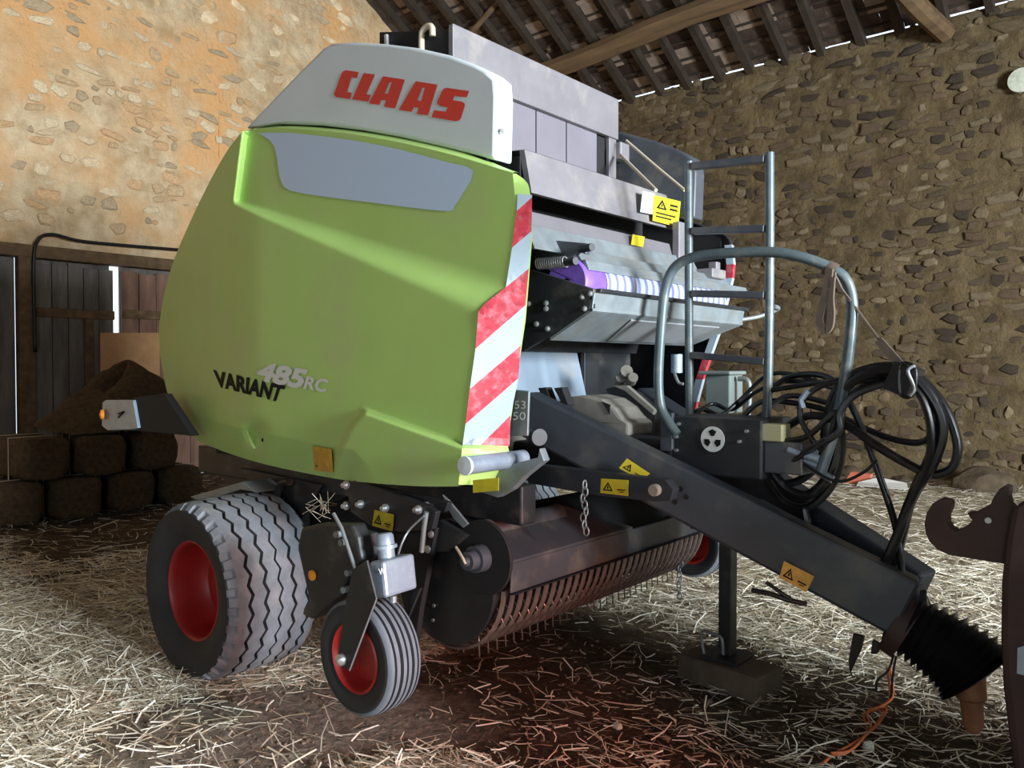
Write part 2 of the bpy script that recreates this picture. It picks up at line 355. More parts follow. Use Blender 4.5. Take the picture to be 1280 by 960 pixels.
lay_stones(wall_right, (Vector((XB, YR, 0)), Vector((1, 0, 0)), Vector((0, 0, 1)), Vector((0, -1, 0))), spots, [stone_mesh('stone', 10+k, M_STONE) for k in range(36)], 298, M_STONE)
spots = []; z = DZ+.3
while z < 8.4:
    rowh = rs.uniform(.10, .22); y = -.4
    while y < 6.4:
        wd = rs.uniform(.10, .40); hg = rowh*rs.uniform(.6, 1.1)
        if rs.random() < .62 and z+rowh < roofz(y)-.3: spots.append((y, z+rowh/2, wd, hg, rs.uniform(.004, .02), rs.uniform(-.3, .3)))
        y += wd+rs.uniform(.0, .1)
    z += rowh
lay_stones(wall_back, (Vector((XB, 0, 0)), Vector((0, 1, 0)), Vector((0, 0, 1)), Vector((1, 0, 0))), spots, [stone_mesh('wall_stone', 80+k, M_STONEB) for k in range(30)], 290, M_STONEB)

# --- roof: rafters, battens and clay tiles seen from below
SLD = Vector((0, -math.cos(math.radians(30)), math.sin(math.radians(30)))); SLN = Vector((0, -math.sin(math.radians(30)), -math.cos(math.radians(30))))  # up the slope / into the room
E0 = Vector((0, YR, EAVE))
mb = MB()                                      # outer weatherproof skin above the tiles, both slopes
for (ya, yb) in ((YR-.35, RIDGE_Y), (RIDGE_Y, YN-.3)):
    za, zb = roofz(ya)+.22, roofz(yb)+.22
    mb.prism([(XB-.3, ya, za), (XF+.4, ya, za), (XF+.4, yb, zb), (XB-.3, yb, zb)], (0, 0, .06))
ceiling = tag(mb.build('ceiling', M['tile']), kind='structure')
LC = WORLD[ceiling.name]
def inst(name, me, parent, T):
    o = bpy.data.objects.new(name, me); COL.objects.link(o); o.parent = parent; o.matrix_local = Matrix.Translation(-WORLD[parent.name]) @ T; return o
def box_mesh(name, size, mt, jitter=0, seed=0):
    b = MB(); b.box((0, 0, 0), size); r = random.Random(seed)
    me = bpy.data.meshes.new(name); me.from_pydata([tuple(c+r.uniform(-jitter, jitter) for c in v) for v in b.v], [], b.f); me.materials.append(mt)
    bm = bmesh.new(); bm.from_mesh(me); bmesh.ops.recalc_face_normals(bm, faces=bm.faces); bm.to_mesh(me); bm.free(); return me
RS = Matrix((Vector((1, 0, 0)), SLD, Vector((1, 0, 0)).cross(SLD))).transposed().to_4x4()
raf = [box_mesh('rafter', (.10, 5.6, .13), M['batten'], .012, k) for k in range(4)]
x = -7.2; k = 0
while x < 4.2:
    T = Matrix.Translation(E0+Vector((x, 0, 0))+SLD*2.55+SLN*.02) @ RS @ Matrix.Rotation(rs.uniform(-.012, .012), 4, 'Z')
    inst('rafter', raf[k % 4], ceiling, T); x += .56; k += 1
bat = [box_mesh('batten', (11.8, .035, .025), M['batten'], .004, k) for k in range(3)]
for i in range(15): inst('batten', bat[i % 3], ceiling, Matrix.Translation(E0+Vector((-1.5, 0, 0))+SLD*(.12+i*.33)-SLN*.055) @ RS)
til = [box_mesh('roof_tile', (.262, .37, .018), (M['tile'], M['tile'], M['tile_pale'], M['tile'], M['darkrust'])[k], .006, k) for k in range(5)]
cells = []
for i in range(15):
    for j in range(43): cells.append((-7.3+j*.27+(i % 2)*.13, .15+i*.33))
def tile_key(c):
    p = E0+Vector((c[0], 0, 0))+SLD*c[1]-CAM; d = p.dot(FWD); px = 640+F*p.dot(RIGHT)/d; py = 480-F*p.dot(UP)/d
    return 0 if (430 < px < 1200 and -30 < py < 160 and d > 0) else 1
cells.sort(key=tile_key); rest = MB()
for n, (cx, cs) in enumerate(cells):
    T = Matrix.Translation(E0+Vector((cx, 0, 0))+SLD*cs-SLN*.085) @ RS @ Matrix.Rotation(rs.uniform(.03, .07), 4, 'X') @ Matrix.Rotation(rs.uniform(-.03, .03), 4, 'Z')
    me = til[rs.randrange(5)]
    if n < 300: inst('roof_tile', me, ceiling, T)
    else: rest.add([T @ v.co for v in me.vertices], [tuple(p.vertices) for p in me.polygons])
tag(rest.build('tile_field', M['tile'], ceiling), kind='stuff')
def timber(name, pts, r, parent):
    P = catmull(pts, 8); b = MB(); b.tube(P, [r*(1+.10*noise.noise(p*1.3)) for p in P], 8); return b.build(name, M['beam'], parent, smooth=40)
timber('purlin_beam', [(-7.4, 7.6, 6.72), (-4.5, 7.62, 6.70), (-1.5, 7.5, 6.85), (1.5, 7.45, 6.78), (4.5, 7.4, 6.9)], .17, ceiling)
timber('roof_brace', [U(1118, -22, y=7.9), U(1150, 12, y=8.3), U(1182, 42, y=8.95)], .13, ceiling)
timber('roof_brace', [U(560, 75, d=14.2), U(650, -30, d=13.2)], .05, ceiling)
timber('roof_brace', [U(685, 62, d=14.0), U(745, -25, d=13.0)], .045, ceiling)

# --- barn door in the back wall
door = tag(empty('door_1', (XB, 1.0, 0)), kind='structure')
XD = XB+.02
def planks(y0, y1, z0, z1, n, mt, nm='plank'):
    for k in range(n):
        a = lerp(y0, y1, k/n); b_ = lerp(y0, y1, (k+1)/n); b = MB(); b.span((XD-.03+rs.uniform(-.006, .006), a+.006, z0+rs.uniform(0, .03)), (XD+.012+rs.uniform(-.006, .006), b_-.006, z1-rs.uniform(0, .05))); b.build(nm, mt, door)
bk = MB(); bk.span((XB-.10, -1.1, 0), (XB-.06, .31, 3.12)); bk.span((XB-.10, .49, 0), (XB-.06, 1.48, 3.12)); bk.span((XB-.10, 1.62, 0), (XB-.06, 3.12, 3.12)); bk.build('door_backing', M['doorwood'], door)
planks(-1.05, .28, .05, 3.0, 6, M['doorwood']); planks(.52, 1.50, .05, 2.98, 5, M['doorwood']); planks(1.60, 3.08, .05, 2.95, 6, M['doorred'])
for (a, b_, nm) in (((XB-.05, .31, 0), (XB+.10, .49, 3.12), 'door_post'), ((XB-.1, -1.1, 3.0), (XB+.12, 3.2, 3.16), 'lintel'), ((XB+.03, .52, 2.25), (XB+.07, 1.5, 2.37), 'door_rail'), ((XB+.03, 1.6, 2.28), (XB+.07, 3.08, 2.4), 'door_rail'), ((XB+.03, .52, .5), (XB+.07, 1.5, .64), 'door_rail'), ((XB+.03, 1.12, .64), (XB+.06, 1.22, 2.25), 'door_stile')):
    b = MB(); b.span(a, b_); b.build(nm, M['wood'] if nm != 'lintel' else M['beam'], door, bevel=.01)
b = MB(); b.prism([U(125, 416, x=XB+.5), U(198, 416, x=XB+.5), U(198, 476, x=XB+.5)*1-Vector((0, 0, U(198, 476, x=XB+.5).z)), U(125, 476, x=XB+.5)-Vector((0, 0, U(125, 476, x=XB+.5).z))], (.03, 0, 0)); pb = b.build('leaning_board', M['orangeboard']); tag(pb, 'ochre yellow board leaning upright before the barn door', 'board')
b = MB(); b.tube(catmull([U(44, 440, x=XB+.14), U(42, 330, x=XB+.14), U(48, 300, x=XB+.12), U(66, 293, x=XB+.1), U(100, 301, x=XB+.08), U(160, 307, x=XB+.08), U(260, 315, x=XB+.08)], 8), .022, 6); tag(b.build('wall_cable', M['hose'], smooth=True), 'black cable looping over the barn door lintel', 'cable')
# --- hay stored in the far corner
def hay_bale(loc, rz, label):
    b = MB(); R = Matrix.Rotation(rz, 3, 'Z'); n = 10; t = empty('hay_bale', loc, label, 'hay bale', 'hay bales stacked before the door')
    vs = []; fs = []; L_, W_, H_ = 1.0, .5, .42
    bm = bmesh.new(); bmesh.ops.create_cube(bm, size=1); bmesh.ops.subdivide_edges(bm, edges=bm.edges[:], cuts=7, use_grid_fill=True)
    for v in bm.verts:
        p = Vector((v.co.x*L_, v.co.y*W_, v.co.z*H_)); k = 1-.10*(abs(v.co.x*2)**6*abs(v.co.y*2)**6)-.10*(abs(v.co.z*2)**6*abs(v.co.y*2)**6)
        p *= k; p += p.normalized()*(.03*noise.noise(p*9+Vector(loc))); v.co = R @ p+Vector((0, 0, H_/2))+Vector(loc)
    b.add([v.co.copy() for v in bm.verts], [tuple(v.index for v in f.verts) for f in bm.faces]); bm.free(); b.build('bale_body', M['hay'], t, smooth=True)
    for sx in (-.2, .2):
        q = MB(); P = [R @ Vector((sx, y, z_))+Vector(loc) for (y, z_) in ((-.262, .0), (-.262, .43), (.262, .43), (.262, .0))]; q.tube(P, .006, 4); q.build('baling_twine', M['jute'], t)
HB = (-5.6, .75)
for (dx, dy, lv, rz, lb) in ((0, -1.2, 0, .03, 'bottom hay bale nearest the left edge of the photo'), (.05, -.62, 0, -.03, 'bottom hay bale second from the left of the stack'), (0, -.04, 0, .02, 'bottom hay bale in the middle of the stack'), (0, .55, 0, -.02, 'bottom hay bale at the stack end behind the baler'),
                             (0, -.95, 1, .04, 'upper hay bale leftmost in its row'), (.05, -.36, 1, -.03, 'upper hay bale in the centre of its row'), (0, .23, 1, .02, 'upper hay bale beside the tail lamp of the baler')):
    hay_bale((HB[0]+dx, HB[1]+dy, .0+lv*.44), rz, lb)
b = MB(); n1, n2 = 26, 40; vs = []
for i in range(n1+1):
    for j in range(n2):
        a = 2*math.pi*j/n2; r = i/n1; p = Vector((HB[0]+.55*r*math.cos(a), HB[1]+.1+1.0*r*math.sin(a), .90+.60*(1-r**2.2)*(1+.25*math.sin(a*2+1)))); p.z += .07*noise.noise(p*4)+.04*noise.noise(p*11); vs.append(p)
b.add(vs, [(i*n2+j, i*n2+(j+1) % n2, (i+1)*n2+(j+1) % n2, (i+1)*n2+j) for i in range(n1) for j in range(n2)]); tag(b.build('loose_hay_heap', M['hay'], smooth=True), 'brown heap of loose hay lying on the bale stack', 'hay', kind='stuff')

b = MB(); q = U(1277, 100, y=YR-.12); b.lathe([(-.12, .03), (-.05, .04), (-.03, .13), (.0, .16), (.02, .155), (.03, .001)], q, (0, -1, 0), 24); tag(b.build('bulkhead_lamp', M['pebble'], smooth=40), 'pale round lamp fixed high on the right stone wall', 'lamp')
# ================================================================ straw and litter on the floor
def straw_material():
    m = bpy.data.materials.new('dry_straw'); m.use_nodes = True; nt = m.node_tree; N = nt.nodes; L = nt.links; b = N['Principled BSDF']
    g = N.new('ShaderNodeNewGeometry'); r = N.new('ShaderNodeValToRGB'); L.new(g.outputs['Random Per Island'], r.inputs[0]); e = r.color_ramp.elements
    e[0].position = 0; e[0].color = (.20, .14, .075, 1); e[1].position = 1; e[1].color = (.90, .87, .76, 1); q = e.new(.4); q.color = (.66, .59, .44, 1)
    L.new(r.outputs[0], b.inputs['Base Color']); b.inputs['Roughness'].default_value = .6; return m
def dens(x, y):
    "how thickly straw lies: thick at both sides of the track, thin where the earth shows"
    k = 1.0
    n = noise.noise((x*.9, y*.9, 5.5))
    if -1.0 < y < 1.0 and x > .7: k = .26
    k *= sst((abs(y+.1)-.8)/.5)*.85+.15 if x > .7 else 1
    ux, uy = x-.82, y+1.38; d = ((ux*.6+uy*.8)/.85)**2+((-ux*.8+uy*.6)/.5)**2
    if d < 1.6: k *= .03+.97*sst((d-.7)/.9)
    if x < -2.6 and -.85 < y < 3.2: k *= lerp(1, .16, sst((-2.6-x)/.8))  # thinned behind the baler to deepen the shade there
    return k*(.8+.5*n)
N_STRAW = 110000; vs = []; fs = []; rr = random.Random(5); cnt = 0
while cnt < N_STRAW:
    if rr.random() < .68: px = rr.uniform(-60, 1340); py = 600+380*math.sqrt(rr.random()); p = U(px, py, z=0); x, y = p.x, p.y
    else: x = rr.uniform(-7, 7.5); y = rr.uniform(-4, 8.8)
    if rr.random() > dens(x, y) or not (-7.3 < x < 9 and -6 < y < 8.85): continue
    L_ = rr.uniform(.06, .22)*(1.7 if rr.random() < .08 else 1)*(.55 if -1 < y < 1 and x > .7 and rr.random() < .85 else 1); wd = rr.uniform(.0012, .0032); a = rr.gauss(.35, .75) if rr.random() < .6 else rr.uniform(0, 6.28); ti = rr.gauss(0, .13)
    dx, dy = math.cos(a), math.sin(a); z0 = gh(x, y)+rr.uniform(.003, .035)+abs(ti)*L_*.4; bend = rr.uniform(-.15, .15)*L_
    sx, sy = -dy*wd, dx*wd; c = rr.uniform(-.8, .8)*wd; b0 = len(vs)
    for t in (-.5, 0, .5):
        qx = x+dx*L_*t-dy*bend*(.25-t*t)*4; qy = y+dy*L_*t+dx*bend*(.25-t*t)*4; qz = z0+ti*L_*t
        vs.append((qx-sx, qy-sy, qz-c)); vs.append((qx+sx, qy+sy, qz+c))
    fs.append((b0, b0+1, b0+3, b0+2)); fs.append((b0+2, b0+3, b0+5, b0+4)); cnt += 1
m = MB(); m.add(vs, fs); MSTRAW = straw_material()
tag(m.build('loose_straw', MSTRAW, normals=False), 'pale straw scattered over the earth floor of the barn', 'straw', kind='stuff')
# clods of dry earth
vs = []; fs = []
ico = bmesh.new(); bmesh.ops.create_icosphere(ico, subdivisions=1, radius=1); IV = [v.co.copy() for v in ico.verts]; IF = [tuple(v.index for v in f.verts) for f in ico.faces]; ico.free()
m = MB()
for k in range(900):
    px = rr.uniform(0, 1280); py = rr.uniform(800, 965) if k < 1200 else rr.uniform(640, 800); p = U(px, py, z=0)
    s = rr.uniform(.004, .013)*(1.6 if rr.random() < .06 else 1); z0 = gh(p.x, p.y); ph = rr.random()*9
    m.add([(p.x+v.x*s*(1+.5*noise.noise(v*1.7+Vector((ph, 0, 0)))), p.y+v.y*s, z0+s*.1+v.z*s*.5) for v in IV], IF)
tag(m.build('earth_clods', mat('dry_clod', (.22, .165, .115), .95, var=.4, scale=9)), 'small clods of dry earth strewn under the drawbar', 'earth', kind='stuff')
def lump(name, loc, s, mt, label, cat, seed, group=None):
    b = MB(); i2 = bmesh.new(); bmesh.ops.create_icosphere(i2, subdivisions=3, radius=1)
    b.add([Vector(loc)+Vector((v.co.x*s[0], v.co.y*s[1], v.co.z*s[2]))*(1+.28*noise.noise(v.co*1.6+Vector((seed, 0, 0)))) for v in i2.verts], [tuple(v.index for v in f.verts) for f in i2.faces]); i2.free()
    return tag(b.build(name, mt, smooth=30), label, cat, group)
def ground(px, py): p = U(px, py, z=0); return Vector((p.x, p.y, gh(p.x, p.y)))
p = ground(153, 892); lump('stone_chip', (p.x, p.y, p.z+.02), (.03, .025, .03), M['pebble'], 'pale greenish stone chip lying in the straw at lower left', 'stone', 1)
p = ground(772, 906); lump('stone_chip', (p.x, p.y, p.z+.012), (.024, .02, .018), M['pebble'], 'pale rounded pebble on the dark earth below the pickup', 'stone', 2)
p = ground(1085, 938); lump('stone_chip', (p.x, p.y, p.z+.014), (.026, .022, .022), M['pebble'], 'pale stone chip beside the orange baling twine', 'stone', 3)
p = U(1228, 606, y=8.45); p.z = gh(p.x, p.y); lump('fieldstone', (p.x, p.y, p.z+.10), (.34, .26, .2), M_STONE[2], 'large grey fieldstone at the foot of the right wall', 'stone', 4)
p = ground(718, 935)
# litter in the background straw
p = ground(1100, 612); b = MB(); b.prism([p+Vector(q) for q in ((-.28, -.05, .03), (.34, -.02, .04), (.30, .10, .10), (-.05, .14, .14), (-.30, .08, .06))], (0, 0, .008)); tag(b.build('paper_sack', M['paper'], smooth=None), 'crumpled white paper sack on the straw before the right wall', 'litter')
p = ground(1070, 607); b = MB(); b.prism([p+Vector(q) for q in ((-.16, 0, .03), (.14, 0, .03), (.16, .1, .16), (-.1, .1, .17))], (.02, .03, .01)); tag(b.build('packaging_scrap', M['paper_red']), 'red packaging scrap beside the white paper sack', 'litter')
# orange twine under the hitch
t = empty('baling_twine', ground(1075, 930), 'orange baling twine looped on the ground below the hitch', 'twine')
for k, pts in enumerate((((1108, 868, .13), (1112, 885, .05), (1098, 893, .03), (1080, 900, .02), (1084, 922, .015), (1062, 938, .02), (1040, 948, .015), (1026, 962, .02)), ((1098, 893, .025), (1104, 895, .02), (1094, 915, .02), (1078, 930, .02), (1058, 946, .02), (1034, 950, .02)))):
    P = [ground(a, b_)+Vector((0, 0, c)) for a, b_, c in pts]
    for q in (0, .012): b = MB(); b.tube(catmull([v+Vector((q, q*.6, q)) for v in P], 6), .006, 5); b.build('strand', M['twine'], t, smooth=True)
# timber block under the jack
b = MB(); b.box((2.13, .42, .065), (.46, .24, .13), Matrix.Rotation(-.12, 3, 'Z')); tag(b.build('timber_block', mat('old_sleeper_wood', (.10, .075, .05), .9, var=.4, scale=4, bump=.5, bscale=20), bevel=.012), 'dark old timber block under the foot of the jack stand', 'wood block')

for k, (x, y, s_, lb) in enumerate(((-1.9, 8.6, .12, 'leftmost of the four fallen rubble stones along the right wall foot'), (-.7, 8.68, .08, 'second from the left of the four fallen rubble stones at the wall'), (.15, 8.55, .13, 'third from the left of the four fallen rubble stones at the wall'), (.8, 8.6, .09, 'fallen rubble stone nearest the large grey fieldstone by the wall'))):
    lump('rubble_lump', (x, y, gh(x, y)+s_*.5), (s_*1.3, s_, s_*.8), M_STONE[k % 5], lb, 'stone', 30+k, 'fallen rubble at the wall foot')
# ================================================================ the round baler
B = empty('round_baler', (0, 0, 0), 'green and white round baler with red and white warning stripes, parked on straw', 'farm machine')
def plate(name, px, y, th, mt, parent=B, bevel=.004, smooth=None, **k):
    b = MB(); b.prism([U(a, c, y=y) for a, c in px], (0, th, 0)); return b.build(name, mt, parent, bevel=bevel, smooth=smooth, **k)
def span(name, a, b_, mt, parent=B, bevel=.004):
    b = MB(); b.span(a, b_); return b.build(name, mt, parent, bevel=bevel)
def tubep(name, P, r, mt, parent=B, k=10, n=8, smooth=True):
    b = MB(); b.tube(catmull(P, n) if n else P, r, k); return b.build(name, mt, parent, smooth=45)
def sticker(pxs, plane, mt, parent, pict=True, tall=False, label='yellow warning sticker'):
    "four corners (top left, top right, bottom right, bottom left) on a plane function, thin film with a pictogram"
    P = [plane(a, c) for a, c in pxs]; n = (P[1]-P[0]).cross(P[3]-P[0]).normalized()
    if n.dot(CAM-P[0]) < 0: n = -n
    b = MB(); b.prism([p+n*.002 for p in P], n*.002); o = b.build('warning_sticker', mt, parent); tag(o, label)
    if pict:
        def q(u, v): return lerp(lerp(P[0], P[1], u), lerp(P[3], P[2], u), v)+n*.005
        b = MB()
        tri = [(.08, .80), (.27, .2), (.46, .80)] if not tall else [(.1, .48), (.3, .1), (.5, .48)]
        inn = [(.155, .71), (.27, .36), (.385, .71)] if not tall else [(.2, .42), (.3, .22), (.4, .42)]
        for i in range(3): b.add([q(*tri[i]), q(*tri[(i+1) % 3]), q(*inn[(i+1) % 3]), q(*inn[i])], [(0, 1, 2, 3)])
        for (u0, v0, u1, v1) in (((.245, .45, .295, .66), (.6, .62, .9, .7), (.68, .76, .84, .82)) if not tall else ((.28, .28, .32, .4), (.6, .2, .9, .28), (.6, .36, .9, .44), (.1, .62, .85, .68), (.1, .76, .7, .82))):
            b.add([q(u0, v0), q(u1, v0), q(u1, v1), q(u0, v1)], [(0, 1, 2, 3)])
        b.build('pictogram', M['ink'], o, normals=False)
    return o

# ---------------------------------------------------------------- side panels
YP = -1.0
REAR = [(248, 552), (226, 528), (209, 490), (199, 430), (202, 385), (214, 335), (232, 290), (258, 235), (283, 190), (303, 164)]
TOP = [(303, 164), (345, 160), (400, 163), (450, 169), (500, 178), (560, 192), (608, 206), (641, 216)]
BOT = [(248, 552), (290, 568), (330, 580), (380, 591), (430, 600), (480, 605), (530, 608), (573, 608)]
FRONT = [(573, 608), (578, 555), (586, 495), (593, 440), (598, 396), (612, 378), (632, 358), (638, 318), (645, 262), (641, 216)]
def polyat(P, t):
    d = [0]
    for a, b in zip(P, P[1:]): d.append(d[-1]+math.hypot(b[0]-a[0], b[1]-a[1]))
    s = t*d[-1]
    for i in range(len(P)-1):
        if s <= d[i+1] or i == len(P)-2:
            k = (s-d[i])/(d[i+1]-d[i]); return (P[i][0]+(P[i+1][0]-P[i][0])*k, P[i][1]+(P[i+1][1]-P[i][1])*k)
def smoothp(P, n=8): return [(v.x, v.y) for v in catmull([(a, c, 0) for a, c in P], n)]
REARS, TOPS, BOTS = smoothp(REAR), smoothp(TOP), smoothp(BOT)
def fy(px, py):
    "lateral position of the panel skin: outer bulge, recessed upper field, lower pad, rear wrapping inwards"
    dv = py-(252+(px-292)*.372); wl = 8+max(0, px-292)*.165
    below = sst(dv/wl+.5); ahead = sst((px-(302-(py-163)*.128))/10)
    y = YP+.060*(1-below)*ahead
    if px > 400:
        d2 = py-(513+(px-455)*.36); xl = interp(py, [(513, 455), (535, 436), (560, 424), (590, 414), (620, 404)])
        y -= .05*sst(d2/10+.5)*sst((px-xl)/13+.5)
    line = interp(px, [(210, 505), (236, 517), (300, 535), (400, 556), (440, 562), (470, 590)]); d3 = py-line
    if d3 > 0 and px < 470: y += .0016*d3*sst((470-px)/40)
    y += .020*math.exp(-((px-318)/13)**2-((py-543)/13)**2)*2.2
    if px < 330: y += .22*((330-px)/130)**2*1.5
    y += .05*sst((py-480)/150)*.5
    return y
def sk(px, py, off=0): return U(px, py, y=fy(px, py)+off)
def coons(u, v):
    a, b = polyat(BOTS, u), polyat(TOPS, u); c, d = polyat(REARS, v), polyat(FRONT, v)
    p00, p10, p01, p11 = BOTS[0], BOTS[-1], TOPS[0], TOPS[-1]
    return [(1-v)*a[i]+v*b[i]+(1-u)*c[i]+u*d[i]-((1-u)*(1-v)*p00[i]+u*(1-v)*p10[i]+(1-u)*v*p01[i]+u*v*p11[i]) for i in (0, 1)]
FRONT_R = [(640, 575), (634, 556), (645, 480), (657, 400), (661, 352), (665, 300), (665, 258), (662, 238)]
def yR(py): return lerp(-.83, -.925, sst((556-py)/315))
def fl(py): return interp(py, [(q[1], q[0]) for q in reversed(FRONT)])
def frx(py): return interp(py, [(q[1], q[0]) for q in reversed(FRONT_R)])
def chamfer(px, py, off=0):
    a, c = fl(py), frx(py); t = (px-a)/(c-a); p = U(px, py, y=lerp(fy(a-1, py), yR(py), min(1.05, max(-.05, t))))
    return p+Vector((off, -off*.4, 0))
def panel_mesh(mir):
    b = MB(); nu, nv = (100, 80) if mir else (300, 220); S = Vector((1, -1 if mir else 1, 1)); fl_ = lambda p: Vector((p.x, -p.y-.08 if mir else p.y, p.z))
    b.add([fl_(sk(*coons(i/nu, j/nv))) for i in range(nu+1) for j in range(nv+1)], [(i*(nv+1)+j, (i+1)*(nv+1)+j, (i+1)*(nv+1)+j+1, i*(nv+1)+j+1) for i in range(nu) for j in range(nv)])
    n = 60; vs = []
    for j in range(n+1):
        py = lerp(606, 217, j/n); a = fl(py); c = frx(py) if 238 < py < 575 else (lerp(640, 622, (py-575)/31) if py >= 575 else 662-17*max(0, (238-py)/21)**2.2)
        for k in range(5): t = k/4; vs.append(fl_(U(lerp(a, c, t), py, y=lerp(fy(a-1, py), yR(py), t))))
    b.add(vs, [(j*5+k, j*5+k+1, (j+1)*5+k+1, (j+1)*5+k) for j in range(n) for k in range(4)])
    # top roll-over towards the machine
    vs = []
    for i in range(41):
        q = polyat(TOPS, i/40); p = sk(*q); tp = 1-.75*sst((i-28)/12); vs += [fl_(p), fl_(p+Vector((0, .06*tp, .025*tp))), fl_(p+Vector((0, .16*tp, .03*tp)))]
    b.add(vs, [(i*3+k, i*3+k+1, i*3+k+4, i*3+k+3) for i in range(40) for k in range(2)])
    # lower and rear return flange
    for path in (BOTS, REARS):
        vs = []
        for i in range(41):
            q = polyat(path, i/40); p = sk(*q); vs += [fl_(p), fl_(p+Vector((0, .10, .004)))]
        b.add(vs, [(i*2, i*2+1, i*2+3, i*2+2) for i in range(40)])
    return b
pn = panel_mesh(False).build('side_panel', M['green'], B, smooth=50)
pf = panel_mesh(True).build('side_panel', M['green'], B, smooth=50); tag(pf, 'left hand green side panel')
if sum(p.normal.y*p.area for p in pf.data.polygons) < 0: pf.data.flip_normals()
pf.data.materials.append(M['void']); so = pf.modifiers.new('shell', 'SOLIDIFY'); so.thickness = .012; so.offset = -1; so.material_offset = 1; so.material_offset_rim = 1
FE = [(660, 240), (664, 275), (664, 300), (660, 352), (657, 400), (651, 440), (645, 480), (640, 518), (634, 556)]
for k in range(8):
    b = MB(); a, c = [U(q[0], q[1], y=yR(q[1])) for q in FE[k:k+2]]; a.y = -a.y-.10; c.y = -c.y-.10; b.add([a+Vector((.012, 0, 0)), a+Vector((.004, .045, 0)), c+Vector((.004, .045, 0)), c+Vector((.012, 0, 0)), a+Vector((-.03, 0, 0)), c+Vector((-.03, 0, 0))], [(0, 1, 2, 3), (0, 3, 5, 4)]); b.build('warning_stripe', M['stripe_red' if k % 2 else 'stripe_white'], pf)
# reflective warning stripes on the front edge
def cp(zx, zy): return (500+zx/2, 160+zy/2)
STR = [('white', [(292, 165), (328, 168), (328, 174), (290, 208)]), ('red', [(290, 208), (328, 174), (327, 258), (278, 300)]), ('white', [(278, 300), (327, 258), (320, 352), (263, 398)]),
       ('red', [(263, 398), (320, 352), (312, 443), (187, 552), (194, 460), (212, 438)]), ('white', [(187, 552), (312, 443), (300, 544), (173, 652)]), ('red', [(173, 652), (300, 544), (294, 626), (162, 740)]),
       ('white', [(162, 740), (294, 626), (275, 718), (200, 792), (155, 792)]), ('red', [(200, 792), (275, 718), (272, 795)])]
def fill(pts, f, off, sub=5):
    "tessellated film following a surface"
    tri = tessellate_polygon([[Vector((a, c, 0)) for a, c in pts]]); bm = bmesh.new(); vv = [bm.verts.new((a, c, 0)) for a, c in pts]
    for t in tri:
        try: bm.faces.new([vv[i] for i in t])
        except ValueError: pass
    for _ in range(3):
        es = [e for e in bm.edges if e.calc_length() > sub]
        if not es: break
        bmesh.ops.subdivide_edges(bm, edges=es, cuts=1); bmesh.ops.triangulate(bm, faces=bm.faces[:])
    bm.verts.index_update(); r = ([f(v.co.x, v.co.y, off) for v in bm.verts], [tuple(v.index for v in f_.verts) for f_ in bm.faces]); bm.free(); return r
for mir, par in ((0, pn),):
    for c, pts in STR:
        b = MB(); vs, fs = fill([cp(*p) for p in pts], chamfer, .006, 14); b.add([Vector((p.x, -p.y if mir else p.y, p.z)) for p in vs], fs); b.build('warning_stripe', M['stripe_'+c], par, normals=False)
# grey film, lettering
DEC = [(322, 166), (338, 176), (345, 190), (348, 212), (352, 228), (362, 238), (400, 245), (455, 252), (510, 259), (560, 264), (568, 258), (580, 240), (592, 213), (560, 203), (500, 187), (450, 177), (400, 170), (360, 166)]
b = MB(); b.add(*fill(smoothp(DEC+[DEC[0]], 2)[:-1], sk, -.004, 16)); tag(b.build('film', M['decal_grey'], pn, normals=False), 'grey blue film on the upper panel')
def lettering(text, quad, f, off, mt, parent, name='lettering', bold=.0, shear=.0):
    cu = bpy.data.curves.new('t', 'FONT'); cu.body = text; cu.size = 1; cu.offset = bold; cu.shear = shear; cu.resolution_u = 3
    o = bpy.data.objects.new('t', cu); COL.objects.link(o); dg = bpy.context.evaluated_depsgraph_get(); dg.update(); me = o.evaluated_get(dg).to_mesh()
    V = [v.co.copy() for v in me.vertices]; Fs = [tuple(p.vertices) for p in me.polygons]; o.to_mesh_clear(); bpy.data.objects.remove(o)
    x0 = min(v.x for v in V); x1 = max(v.x for v in V); y0 = min(v.y for v in V); y1 = max(v.y for v in V); b = MB(); P = []
    for v in V:
        u = (v.x-x0)/(x1-x0); t = (y1-v.y)/(y1-y0); q = [lerp(lerp(quad[0][i], quad[1][i], u), lerp(quad[3][i], quad[2][i], u), t) for i in (0, 1)]; P.append(f(q[0], q[1], off))
    b.add(P, Fs); return b.build(name, mt, parent, normals=False)
lettering('VARIANT', ((266, 462), (357, 482), (349, 503), (270, 483)), sk, -.004, M['ink'], pn, bold=.045)
lettering('485', ((325, 451), (385, 462), (378, 487), (319, 475)), sk, -.0055, M['silver'], pn, bold=.045, shear=.1)
lettering('RC', ((382, 470), (411, 474), (408, 491), (379, 486)), sk, -.005, M['silver'], pn, bold=.03, shear=.1)
sticker([(391, 557), (415, 561), (417, 590), (394, 588)], lambda a, c: sk(a, c, -.006), M['orange_sticker'], pn, tall=True, label='amber warning sticker')
b = MB(); b.prism([U(a, c, y=fy(310, 545)-.022) for a, c in ((300, 529), (305, 528), (309, 540), (313, 552), (317, 561), (311, 558), (305, 548), (302, 539))], (0, .03, 0)); b.build('latch_lip', M['green'], pn, bevel=.003)
b = MB(); p = sk(328, 550, -.004); b.lathe([(0, .001), (0, .011)], p, (0, -1, 0), 14); b.build('latch_hole', M['ink'], pn, normals=False)

